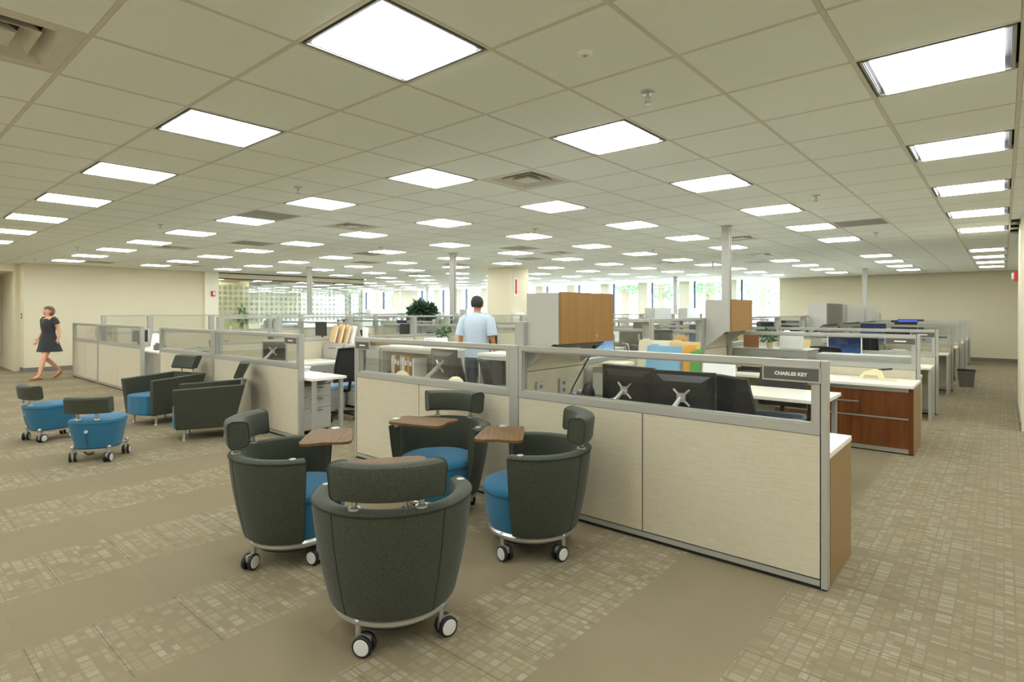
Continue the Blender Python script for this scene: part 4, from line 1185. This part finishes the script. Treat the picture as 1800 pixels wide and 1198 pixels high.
# ------------------------------------------------------------------ right block, left front station
desk(-5.03, -2.98, 3.492, 4.09, 'white desk behind the left half of the front divider')
monitor((-4.20, 3.86, .73), R(-5), 'black monitor with silver bracket behind the left half of the front divider', arm=True, z=.235, w=.40, h=.33)
for k, (xx, lab) in enumerate(((-4.55, 'cream rounded desk lamp left of the bracketed monitor'), (-3.78, 'cream rounded desk lamp right of the bracketed monitor'))):
    t = thing('desk_lamp', lab, 'lamp', (xx, 3.62, .73))
    MB().lathe([(.05, 0), (.05, .01), (.012, .018), (.010, .10)], 18).obj('stem', 'plastic white', t, 40)
    MB().loft([[Vector((w * math.cos(a), d * math.sin(a), z)) for a in [j * math.pi / 10 for j in range(20)]] for w, d, z in ((.085, .06, .095), (.088, .064, .115), (.075, .055, .15), (.04, .03, .175), (.01, .01, .18))]).obj('shade', 'cream plastic', t, 50)
chair(-4.62, 4.55, 100, 'dark office chair right of the bracketed monitor')
chair(-3.85, 4.55, 55, 'dark office chair with a grey top bar by the centre post')
def bookcase(x0, x1, y0, y1, z1, label):
    t = thing('bookcase', label, 'bookcase', ((x0 + x1) / 2, (y0 + y1) / 2, 0), 0, 'open bookcases')
    w, d = (x1 - x0) / 2, (y1 - y0) / 2
    MB().rbox(-w - .01, w + .01, -d - .01, d, z1 - .035, z1, .004).obj('top', 'laminate white', t)
    for s in (-1, 1): MB().box(s * w - (.02 if s > 0 else 0), s * w + (0 if s > 0 else .02), -d, d, 0, z1 - .036).obj('side', 'cabinet grey', t)
    MB().box(-w + .02, w - .02, d - .015, d, .04, z1 - .036).obj('back_board', 'cabinet dark', t)
    MB().box(-w + .02, w - .02, -d, -d + .012, z1 - .075, z1 - .036).obj('header', 'cabinet grey', t)
    for z in (.06, z1 - .43): MB().box(-w + .02, w - .02, -d + .01, d - .015, z, z + .02).obj('shelf', 'cabinet grey', t)
    return t
Z1 = 1.0
cabinet(-7.90, -6.98, 5.13, 5.58, .98, 'grey lateral file glimpsed between the two front dividers', 4)
bookcase(-6.93, -5.62, 5.13, 5.55, Z1, 'white-topped open bookcase holding folders behind the left half of the front divider')
bookcase(-4.82, -3.95, 5.0, 5.42, Z1, 'white-topped open bookcase right of the man')
fx = -6.78
for k, (m, w, h, lean) in enumerate((('paper cream', .03, .27, 0), ('paper white', .02, .28, 0), ('folder brown', .05, .27, 0), ('folder brown', .05, .25, 0), ('folder manila', .03, .28, 0), ('paper white', .05, .26, 0), ('folder brown', .05, .26, 0), ('folder orange', .03, .27, 0), ('folder brown', .055, .25, 0), ('paper white', .03, .25, 0))):
    t = thing('binder', ['cream', 'white', 'brown', 'brown', 'manila', 'white', 'brown', 'orange', 'brown', 'white'][k] + ' binder, ' + ['first', 'second', 'third', 'fourth', 'fifth', 'sixth', 'seventh', 'eighth', 'ninth', 'tenth'][k] + ' from the left in the open bookcase', 'binder', (fx, 5.20, Z1 - .4095), 0, 'binders in the open bookcase')
    M_ = Matrix.Rotation(R(lean), 4, 'Y')
    MB().box(0, w, 0, .24, .0, h, M_).obj('cover', m, t)
    MB().box(.004, w - .004, -.002, 0, h * .55, h * .8, M_).obj('spine_label', 'paper white', t)
    fx += w + .012 + abs(lean) * .003
t = thing('printer', 'small white printer with a blue display on the bookcase line', 'printer', (-5.98, 5.34, Z1), R(-8))
MB().prism([(-.16, 0), (.16, 0), (.16, .05), (.13, .13), (-.13, .13), (-.16, .05)], -.1, .1, Matrix(((1, 0, 0, 0), (0, 0, 1, 0), (0, 1, 0, 0), (0, 0, 0, 1)))).obj('body', 'plastic white', t)
MB().box(-.07, .05, -.106, -.1, .03, .105).obj('display', 'phone display', t)

# ------------------------------------------------------------------ middle block, front stations
desk(-8.50, -6.00, 3.492, 3.94, 'white desk whose end juts out past the middle block divider', legs='post')
t = thing('mobile_pedestal', 'grey mobile pedestal under the jutting white desk end', 'cabinet', (-6.58, 3.76, 0))
MB().box(-.2, .2, -.2, .2, .06, .60).obj('body', 'cabinet grey', t)
MB().rbox(-.205, .205, -.205, .205, .602, .63, .008).obj('cushion', 'cabinet dark', t)
for k, (a, b) in enumerate(((.07, .32), (.328, .46), (.468, .595))):
    d_ = MB().box(.2, .214, -.19, .19, a, b).obj('drawer', 'cabinet grey', t)
    MB().box(.214, .224, -.08, .08, b - .03, b - .018).obj('handle', 'cabinet dark', d_)
for sx in (-1, 1):
    for sy in (-1, 1): MB().cyl((sx * .16 - .015, sy * .16, .03), (sx * .16 + .015, sy * .16, .03), .03, n=14).obj('caster', 'black rubber', t, 40)
desk(-8.50, -7.75, 4.1, 5.08, 'white return desk against the middle block spine', legs='gable')
chair(-7.05, 4.52, 175, 'black mesh office chair at the middle block front desk')
cabinet(-8.50, -7.94, 5.13, 5.58, .98, 'narrow grey file beside the lateral file', 4)
for k, (xx, m, h) in enumerate(((-8.40, 'folder manila', .26), (-8.30, 'folder manila', .28), (-8.2, 'folder manila', .27), (-8.1, 'paper white', .25))):
    folder((xx, 5.22 + .05 * k, .981), R(-12), ['first', 'second', 'third', 'pale last'][k] + ' of the folders fanned on the narrow grey file', m, .24, h + .02, .02, 14)
t = thing('poster_board', 'curved white card standing on the lateral file', 'card', (-7.66, 5.34, .98), R(-20))
MB().loft([[Vector((x, .06 * math.cos(x * 7) + e, z)) for x, z in ((-.17, 0), (.17, 0), (.17, .24 - .05), (.05, .26), (-.17, .27))] for e in (0, .004)]).obj('card', 'paper white', t)
t = thing('storage_box', 'small brown box on the lateral file', 'box', (-7.30, 5.36, .98))
MB().box(-.14, .14, -.1, .1, 0, .09).obj('body', 'folder brown', t)
MB().box(-.145, .145, -.105, .105, .09, .11).obj('lid', 'folder brown', t)
monitor((-7.42, 3.76, .73), R(34), 'small grey-backed monitor on an arm behind the middle block divider', arm=True, z=.24, w=.36, h=.29, bezel='monitor silver')
telephone((-7.95, 3.72, .73), R(160), 'grey desk telephone behind the middle block divider', 'phone light')
papers((-6.85, 3.74, .73), R(12), 'white papers beside the small grey-backed monitor', 8, fan=16)
desk(-10.64, -8.63, 3.492, 4.05, 'white desk behind the left half of the middle block divider')
chair(-10.2, 4.45, 110, 'tall dark office chair behind the left half of the middle divider')
papers((-10.38, 3.70, .73), R(30), 'heap of white papers behind the left half of the middle divider', 10, fan=25)
tray((-9.95, 3.72, .73), R(10), 'pale document tray behind the left half of the middle divider', 3, 'phone light')
t = thing('photo_print', 'colourful print on a stand on top of the middle spine shelf', 'print', (-9.0, 3.80, .73), R(-20))
MB().box(-.13, .13, 0, .004, .0, .55, Matrix.Rotation(R(-6), 4, 'X')).obj('board', 'paper white', t)
MB().box(-.09, .09, -.003, 0, .30, .50, Matrix.Rotation(R(-6), 4, 'X')).obj('picture', 'folder orange', t)
MB().box(-.02, .02, .0, .15, .0, .02).obj('foot', 'plastic black', t)
# ------------------------------------------------------------------ left block, front stations
desk(-14.18, -11.66, 3.85, 4.45, 'white desk seen in the gap beside the left block divider')
monitor((-13.92, 4.10, .73), R(40), 'beige-backed monitor behind the right half of the left divider', z=.25, w=.38, h=.30, bezel='monitor silver')
for k, (xx, m, w) in enumerate(((-15.10, 'paper white', .09), (-15.0, 'plastic black', .10), (-14.89, 'plastic black', .06), (-14.82, 'folder orange', .05), (-14.76, 'folder brown', .12), (-14.63, 'paper white', .08))):
    t = thing('binder', ['white', 'black', 'slim black', 'yellow', 'wide brown', 'pale'][k] + ' binder standing on the left block desk', 'binder', (xx, 3.72, .73), 0, 'binders on the left block desk')
    MB().box(0, w, 0, .22, 0, .28 - .02 * (k % 3)).obj('cover', m, t)
    MB().box(.006, w - .006, -.002, 0, .12, .2).obj('spine_label', 'paper white', t)
folder((-13.2, 4.15, .73), R(30), 'white lined sheet on a stand in the gap beside the left divider', 'paper white', .24, .30, .006, 12)
telephone((-12.75, 4.1, .73), R(170), 'dark telephone at the end of the left block desk')
desk(-16.2, -14.32, 3.492, 4.05, 'white desk behind the left half of the left block divider')
papers((-15.6, 3.8, .73), R(0), 'papers behind the left half of the left block divider', 8)

# ------------------------------------------------------------------ the cubicles beyond
SIDE = ['left', 'right']
prot = {}
def station(pn, r, s, x0, x1, y0, y1):
    w = '%s row of the %s block, %s of its spine' % (ROW[r], pn, SIDE[s])
    big = y1 - y0 > 3.0
    rr = random.Random(hash((r, s)) % 1000 + len(pn) * 13 + r * 7 + s)
    if (pn, r, s) == ('right', 1, 1): x0d = -1.86
    else: x0d = x0 + .04
    desk(x0d, x1 - .04, y0 + .04, y0 + .62, 'white desk in the ' + w)
    xm = x0 + (x1 - x0) * rr.uniform(.35, .65)
    scr = rr.choice(['monitor black', 'monitor black', 'monitor black', 'screen blue'])
    if (pn, r, s) != ('right', 1, 1):
        monitor((xm, y1 - .30, .73), R(180 + rr.uniform(-15, 15)), 'monitor in the ' + w, scr=scr, z=.36)
    desk(x0 + .04, x1 - .04, y1 - .62, y1 - .04, 'farther desk in the ' + w)
    chair(xm + rr.uniform(-.2, .2), (y0 + y1) / 2 + (.55 if big else .05), rr.uniform(60, 120), 'office chair in the ' + w)
    papers((xm + (.45 if xm < (x0 + x1) / 2 else -.45), y1 - .4, .73), R(rr.uniform(-20, 20)), 'paper pile in the ' + w, 5)
    telephone((xm + (-.42 if xm < (x0 + x1) / 2 else .42), y1 - .42, .73), R(rr.uniform(-15, 15)), 'telephone in the ' + w)
    if rr.random() < .6:
        folder((x0 + .3 + rr.uniform(0, .3), y1 - .14, .73), R(rr.uniform(-4, 4)), 'standing folder in the ' + w, rr.choice(['folder manila', 'paper white', 'folder orange', 'folder blue']), .28, .30, .03)
    if rr.random() < .5 and (pn, r, s) != ('right', 1, 1):
        tray((x1 - .45, y0 + .32, .73), R(rr.uniform(-10, 10)), 'stacked trays in the ' + w, 3, rr.choice(['plastic black', 'phone light']))
    if big:
        cabinet(x0 + .05, x0 + .95, (y0 + y1) / 2 - .5, (y0 + y1) / 2 - .08, 1.0, 'filing cabinet in the ' + w, 3)
for pn, xs, xl, xr in PODS:
    far = pn.endswith('side')
    for r in range(len(YW) - 1):
        for s in (0, 1):
            if r == 0 or (far and (YW[r] < 13 or r > 4)): continue
            x0, x1 = (xl, xs - .05) if s == 0 else (xs + .05, xr)
            if pn == 'middle' and r == 2 and s == 0: continue      # the building column stands here
            if far and s == 0: continue
            station(pn, r, s, x0, x1, YW[r] + .035, YW[r + 1] - .035)
# back half of the front row, middle and left blocks
for pn, x0, x1, s in (('middle', -10.64, -8.62, 0), ('middle', -8.5, -6.2, 1), ('left', -16.2, -14.3, 0), ('left', -14.2, -11.65, 1), ('right', -5.03, -2.98, 0)):
    w = 'rear of the %s block front row, %s of its spine' % (pn, SIDE[s])
    desk(x0 + .02, x1 - .02, 7.27, 7.88, 'white desk at the ' + w)
    xm = (x0 + x1) / 2
    monitor((xm + .25, 7.60, .73), R(184), 'monitor at the ' + w, scr='monitor black', z=.34)
    if pn != 'right': papers((xm - .45, 7.55, .73), R(14), 'white papers at the ' + w, 9, fan=20)
    if pn != 'right': chair(xm + .1, 6.75, 80, 'office chair at the ' + w)
# second row, aisle side: the lit monitor and the long grey hutch box
monitor((-1.84, 9.93, .73), R(182), 'white-framed lit monitor with a dark blue picture beyond the name plate', w=.46, h=.32, z=.235, scr='screen blue', bezel='plastic white')
t = thing('hutch_box', 'long pale grey hutch on the desk behind the walnut credenza divider', 'hutch', (-1.30, 8.28, .73))
MB().rbox(-.53, .53, -.15, .15, 0, .235, .02).obj('body', 'cabinet grey', t, 40)
MB().box(-.52, .52, -.155, -.15, .11, .115).obj('door_gap', 'shadow gap', t)
t = thing('low_file', 'grey low file with plant and papers on top beyond the small overhead cabinet', 'cabinet', (-2.38, 8.35, 0))
MB().box(-.47, .47, -.28, .28, 0, .98).obj('body', 'cabinet grey', t)
MB().rbox(-.48, .48, -.29, .29, .981, 1.0, .004).obj('top', 'cabinet grey', t)
for k in range(3): MB().box(-.46, .46, -.295, -.281, .03 + k * .315, .33 + k * .315).obj('drawer', 'cabinet grey', t)
plant((-2.42, 8.22, 1.0), 'small bright green plant in a cream pot beyond the small overhead cabinet', (.045, .08), (.09, .09, .07), 70, .07, zc=.17)
folder((-2.67, 8.22, 1.0), R(0), 'brown card beside the small bright green plant', 'folder brown', .2, .19, .02, 4)
folder((-2.16, 8.20, 1.0), R(-14), 'white booklet with a red corner beside the small bright green plant', 'paper white', .30, .22, .05, 6)
monitor((-1.78, 16.95, .73), R(182), 'bright blue lit monitor far down the aisle side', w=.42, h=.27, z=.44, scr='screen bright')
overhead(-2.874, -2.54, 12.2, 13.5, 1.25, 1.645, 'grey overhead cabinet nearest the far beige wall group', door='cabinet dark')
overhead(-2.874, -2.54, 14.0, 15.9, 1.25, 1.645, 'pale grey overhead cabinet farther down the aisle side', door='cabinet grey')
overhead(-2.874, -2.54, 16.3, 18.2, 1.25, 1.645, 'farthest pale grey overhead cabinet before the thin power pole', door='cabinet grey')
overhead(-8.51, -8.18, 16.3, 17.5, 1.25, 1.60, 'grey overhead cabinet left of the thin pole among the window piers', door='cabinet grey')
overhead(-8.51, -8.18, 18.7, 19.6, 1.25, 1.60, 'pale overhead cabinet right of the thin pole among the window piers', door='cabinet grey')
overhead(-20.25, -19.9, 14.2, 15.6, 1.25, 1.58, 'pale overhead cabinet left of the bushy plant', door='plastic white')
overhead(-14.2, -13.86, 13.8, 14.6, 1.22, 1.56, 'pale overhead cabinet just left of the man', door='plastic white')
waste_bin((-.56, 14.55, 0), 'grey waste bin standing at a divider end in the aisle')
# seen through the glass of the right spine
t = thing('mailing_tube', 'tall yellow-brown envelope bundle standing behind the right spine glass', 'envelope', (-3.30, 6.45, .73), R(40))
MB().box(-.045, .045, -.03, .03, 0, .64).obj('envelope', 'folder manila', t)
MB().box(-.042, .048, .031, .036, .02, .62).obj('backing', 'folder orange', t)
cabinet(-3.6, -2.99, 6.22, 6.68, .73, 'low grey file against the left side of the right spine', 2)
wc = task_chair('plastic white', 'plastic white', False)
place(wc, False, (-3.55, 7.02, 0.06), R(-60), 'office chair with a white padded back behind the right spine glass', 'office chairs at the desks')
t = thing('laptop', 'open laptop with a bright blue desktop behind the right spine glass', 'laptop', (-4.62, 7.52, .73), R(30))
MB().box(-.17, .17, -.12, .12, 0, .018).obj('keyboard_deck', 'monitor black', t)
ML = Matrix.Translation((0, .12, .018)) @ Matrix.Rotation(R(-14), 4, 'X')
l = MB().box(-.17, .17, 0, .01, .14, .40, ML).box(-.04, .04, 0, .01, 0, .15, ML).obj('lid', 'monitor black', t)
MB().box(-.155, .155, -.002, 0, .155, .385, ML).obj('screen', 'screen bright', t)
# plants on the blocks
plant((-13.66, 11.68, 1.0), 'large bushy dark green plant in front of the windows', (.17, .24), (.36, .36, .25), 420, .22, 'leaf dark', 11, None, 'cabinet grey', .48)
plant((-8.28, 7.62, .73), 'leafy green plant in a white pot left of the man', (.08, .28), (.11, .11, .09), 50, .10, 'leaf green', 5, None, 'plastic white')
plant((-17.3, 7.75, .0), 'slim pale green plant in front of the dotted glass', (.12, .9), (.12, .12, .3), 60, .13, 'leaf green', 8, None, 'plastic white', 1.35)

# ------------------------------------------------------------------ people
def skinned(name, nodes, edges, mat, parent, levels=2, root=0):
    """continuous body grown on a skeleton: nodes = (x, y, z, rx, ry)"""
    me = bpy.data.meshes.new(name)
    me.from_pydata([n[:3] for n in nodes], edges, [])
    o = link(name, me, parent)
    o.modifiers.new('skin', 'SKIN')
    if not me.skin_vertices: 
        me.skin_vertices.new() if hasattr(me.skin_vertices, 'new') else None
    sv = me.skin_vertices[0].data
    for k, n in enumerate(nodes):
        sv[k].radius = (n[3], n[4] if len(n) > 4 else n[3])
        sv[k].use_root = (k == root)
    sd = o.modifiers.new('smooth', 'SUBSURF'); sd.levels = levels; sd.render_levels = levels
    me.materials.append(MATS[mat])
    o.modifiers['skin'].use_smooth_shade = True
    return o
def ell(rows, n=24):
    return [[Vector((cx + rx * math.cos(2 * math.pi * k / n), cy + ry * math.sin(2 * math.pi * k / n), z)) for k in range(n)] for cx, cy, z, rx, ry in rows]
def figure(t, J, skin):
    """J: dict of joints; faces +Y"""
    nodes, edges, idx = [], [], {}
    def nd(key, p, rx, ry=None):
        idx[key] = len(nodes); nodes.append((*p, rx, ry or rx))
    nd('pelvis', J['pelvis'], .13, .10); nd('waist', J['waist'], .115, .085); nd('chest', J['chest'], .14, .095); nd('collar', J['collar'], .075, .06)
    nd('neck', J['neck'], .048, .05); nd('jaw', J['jaw'], .055, .068); nd('brow', J['brow'], .072, .088); nd('crown', J['crown'], .055, .065)
    for a, b in (('pelvis', 'waist'), ('waist', 'chest'), ('chest', 'collar'), ('collar', 'neck'), ('neck', 'jaw'), ('jaw', 'brow'), ('brow', 'crown')): edges.append((idx[a], idx[b]))
    for s in ('L', 'R'):
        nd('hip' + s, J['hip' + s], .082); nd('knee' + s, J['knee' + s], .052); nd('calf' + s, J['calf' + s], .050); nd('ankle' + s, J['ankle' + s], .034); nd('toe' + s, J['toe' + s], .032, .022)
        for a, b in (('pelvis', 'hip' + s), ('hip' + s, 'knee' + s), ('knee' + s, 'calf' + s), ('calf' + s, 'ankle' + s), ('ankle' + s, 'toe' + s)): edges.append((idx[a], idx[b]))
        nd('sh' + s, J['sh' + s], .052); nd('el' + s, J['el' + s], .036); nd('wr' + s, J['wr' + s], .025); nd('palm' + s, J['palm' + s], .026, .016)
        for a, b in (('collar', 'sh' + s), ('sh' + s, 'el' + s), ('el' + s, 'wr' + s), ('wr' + s, 'palm' + s)): edges.append((idx[a], idx[b]))
        w, p = Vector(J['wr' + s]), Vector(J['palm' + s]); d = (p - w).normalized(); side = Vector((0, 1, 0)); side = (side - d * side.dot(d)).normalized()
        curl = d.cross(side) * (1 if s == 'L' else -1)
        for f, (off, ln_) in enumerate(((-.026, .055), (-.009, .07), (.009, .075), (.026, .066))):
            b = p + side * off + d * .02
            nd('f%d%s' % (f, s), b + d * ln_ * .5, .0085); nd('g%d%s' % (f, s), b + d * ln_ * .9 - curl * .02, .0075)
            edges.append((idx['palm' + s], idx['f%d%s' % (f, s)])); edges.append((idx['f%d%s' % (f, s)], idx['g%d%s' % (f, s)]))
        b = w + d * .03 + side * .035
        nd('th' + s, b + side * .012, .010); nd('ti' + s, b + side * .02 + d * .04, .0085)
        edges.append((idx['wr' + s], idx['th' + s])); edges.append((idx['th' + s], idx['ti' + s]))
    body = skinned('body', nodes, edges, skin, t)
    return body
def face(t, c, hw, skin, hair, lip='lip'):
    """features on a head centred at c, facing +Y"""
    MB().loft([[Vector((c[0] + w * math.cos(a), c[1] + .082 + y * max(0, math.sin(a)), z)) for a in [k * math.pi / 4 for k in range(8)]] for w, y, z in ((.006, .004, c[2] + .015), (.010, .014, c[2] - .005), (.016, .026, c[2] - .028), (.012, .010, c[2] - .036))]).obj('nose', skin, t, 60)
    for s in (-1, 1):
        e = MB().ball((c[0] + s * .031, c[1] + .080, c[2] + .012), .011, .008, .008, 12, 8).obj('eye', 'plastic white', t, 60)
        MB().ball((c[0] + s * .031, c[1] + .087, c[2] + .012), .005, .003, .005, 10, 6).obj('iris', 'hair dark', e, 60)
        MB().box(c[0] + s * .031 - .018, c[0] + s * .031 + .018, c[1] + .083, c[1] + .09, c[2] + .030, c[2] + .036).obj('eyebrow', hair, t)
        MB().ball((c[0] + s * hw, c[1] - .002, c[2] - .006), .012, .022, .032, 10, 8).obj('ear', skin, t, 60)
    MB().ball((c[0], c[1] + .076, c[2] - .058), .026, .010, .009, 14, 8).obj('mouth', lip, t, 60)

wm = thing('person', 'walking woman in a short charcoal dress with bobbed brown hair', 'person', (-16.2, 2.98, 0), R(296 - 90))
JW = dict(pelvis=(0, 0, .86), waist=(0, .005, 1.02), chest=(0, .01, 1.2), collar=(0, .0, 1.33), neck=(0, .01, 1.385), jaw=(0, .03, 1.44), brow=(0, .02, 1.52), crown=(0, .01, 1.565),
    hipL=(-.085, 0, .82), kneeL=(-.085, .17, .46), calfL=(-.085, .20, .34), ankleL=(-.085, .27, .085), toeL=(-.09, .40, .028),
    hipR=(.085, 0, .82), kneeR=(.085, .02, .46), calfR=(.085, -.08, .38), ankleR=(.085, -.30, .17), toeR=(.085, -.27, .04),
    shL=(-.155, -.01, 1.30), elL=(-.19, -.09, 1.06), wrL=(-.19, -.06, .84), palmL=(-.185, -.03, .77),
    shR=(.155, -.01, 1.30), elR=(.19, -.02, 1.05), wrR=(.17, .12, .87), palmR=(.15, .16, .82))
figure(wm, JW, 'skin')
dress = MB().loft(ell([(0, -.02, .60, .27, .22), (0, -.015, .70, .235, .19), (0, 0, .84, .195, .155), (0, .005, .96, .158, .125), (0, .005, 1.04, .14, .112), (0, .012, 1.14, .155, .125), (0, .015, 1.22, .165, .128), (0, .0, 1.30, .165, .10), (0, -.005, 1.335, .12, .08)]), cap0=False).obj('dress', 'dress charcoal', wm, 60)
for s in (-1, 1): MB().tube([(s * .12, -.005, 1.325), (s * .165, -.01, 1.30), (s * .192, -.03, 1.21)], .066, 14).obj('sleeve', 'dress charcoal', dress, 60)
def hair(t, c, r, mat, low, front):
    """cap of hair, open over the face"""
    bm = bmesh.new(); bmesh.ops.create_uvsphere(bm, u_segments=28, v_segments=20, radius=1.0)
    kill = []
    for v in bm.verts:
        x, y, z = v.co
        v.co = Vector((c[0] + x * r[0], c[1] + y * r[1], c[2] + z * r[2]))
        if z < low or (y > front and z < .42): kill.append(v)
    bmesh.ops.delete(bm, geom=kill, context='VERTS')
    me = bpy.data.meshes.new('hair'); bm.to_mesh(me); bm.free(); me.materials.append(MATS[mat])
    me.polygons.foreach_set('use_smooth', [True] * len(me.polygons))
    o = link('hair', me, t); so = o.modifiers.new('thick', 'SOLIDIFY'); so.thickness = .016
    return o
hair(wm, (0, -.005, 1.50), (.104, .115, .122), 'hair brown', -.92, .40)
face(wm, (0, .022, 1.49), .083, 'skin', 'hair brown')
for s, J in (('left', 'L'), ('right', 'R')):
    a, b = Vector(JW['ankle' + J]), Vector(JW['toe' + J]); d = (b - a); d.z = 0; d = d.normalized() if J == 'L' else Vector((0, 1, 0))
    base = Vector((a.x, a.y, 0)) if J == 'L' else Vector((a.x, a.y - .01, .07))
    tilt = Matrix.Translation(base) @ Matrix.Rotation(R(0 if J == 'L' else -35), 4, 'X')
    MB().loft([[tilt @ Vector((w * x, y, z)) for x, y in ((-.6, -.06), (.6, -.06), (1, .0), (1.1, .10), (.7, .18), (0, .20), (-.7, .18), (-1.1, .10), (-1, .0))] for w, z in ((.036, .0), (.040, .015), (.038, .045))]).obj('shoe', 'shoe tan', wm, 60)

mn = thing('person', 'man in a pale blue polo shirt seen from behind', 'person', (-5.80, 5.98, 0), R(112 - 90))
k = 1.715 / 1.60
JM = dict(pelvis=(0, 0, .93), waist=(0, .005, 1.08), chest=(0, .0, 1.28), collar=(0, -.01, 1.42), neck=(0, .0, 1.475), jaw=(0, .03, 1.545), brow=(0, .02, 1.63), crown=(0, .005, 1.685),
    hipL=(-.095, 0, .90), kneeL=(-.10, .05, .50), calfL=(-.10, .03, .36), ankleL=(-.10, .02, .09), toeL=(-.11, .16, .03),
    hipR=(.095, 0, .90), kneeR=(.10, .01, .50), calfR=(.10, -.04, .36), ankleR=(.10, -.09, .09), toeR=(.11, .05, .03),
    shL=(-.19, -.01, 1.38), elL=(-.25, -.03, 1.10), wrL=(-.24, .06, .88), palmL=(-.235, .09, .81),
    shR=(.19, -.01, 1.38), elR=(.25, -.02, 1.10), wrR=(.24, .10, .90), palmR=(.235, .14, .84))
figure(mn, JM, 'skin tan')
shirt = MB().loft(ell([(0, 0, .84, .195, .145), (0, 0, .95, .185, .135), (0, .005, 1.08, .178, .128), (0, .005, 1.2, .195, .138), (0, -.005, 1.32, .215, .135), (0, -.01, 1.40, .205, .105), (0, -.01, 1.445, .13, .085), (0, -.005, 1.47, .072, .072)])).obj('shirt', 'polo blue', mn, 60)
for s in (-1, 1): MB().tube([(s * .14, -.01, 1.40), (s * .20, -.01, 1.37), (s * .235, -.02, 1.25), (s * .252, -.03, 1.15)], .075, 16).obj('sleeve', 'polo blue', shirt, 60)
MB().lathe([(.074, 1.455), (.070, 1.49), (.064, 1.49), (.066, 1.455)], 24, 0, -.004).obj('collar', 'polo blue', shirt, 60)
tr_ = MB().loft(ell([(0, 0, .80, .185, .135), (0, 0, .90, .182, .13), (0, 0, .98, .172, .122)])).obj('trousers', 'trouser slate', mn, 60)
for J in ('L', 'R'):
    a, b, c, d = (JM[n + J] for n in ('hip', 'knee', 'calf', 'ankle'))
    MB().loft(ell([(d[0], d[1], .05, .062, .07), (c[0], c[1], c[2], .07, .075), (b[0], b[1], b[2], .075, .08), (a[0] * .95, a[1], .72, .095, .105), (a[0] * .9, a[1], .84, .10, .115)], 18)).obj('trouser_leg', 'trouser slate', tr_, 60)
    MB().loft([[Vector((d[0] + w * x, d[1] + y, z)) for x, y in ((-.6, -.08), (.6, -.08), (1, .0), (1.1, .12), (.7, .2), (0, .22), (-.7, .2), (-1.1, .12), (-1, .0))] for w, z in ((.044, .0), (.048, .02), (.04, .075))]).obj('shoe', 'plastic black', mn, 60)
hair(mn, (0, .005, 1.625), (.090, .112, .108), 'hair dark', -.62, .62)
face(mn, (0, .022, 1.60), .083, 'skin tan', 'hair dark')
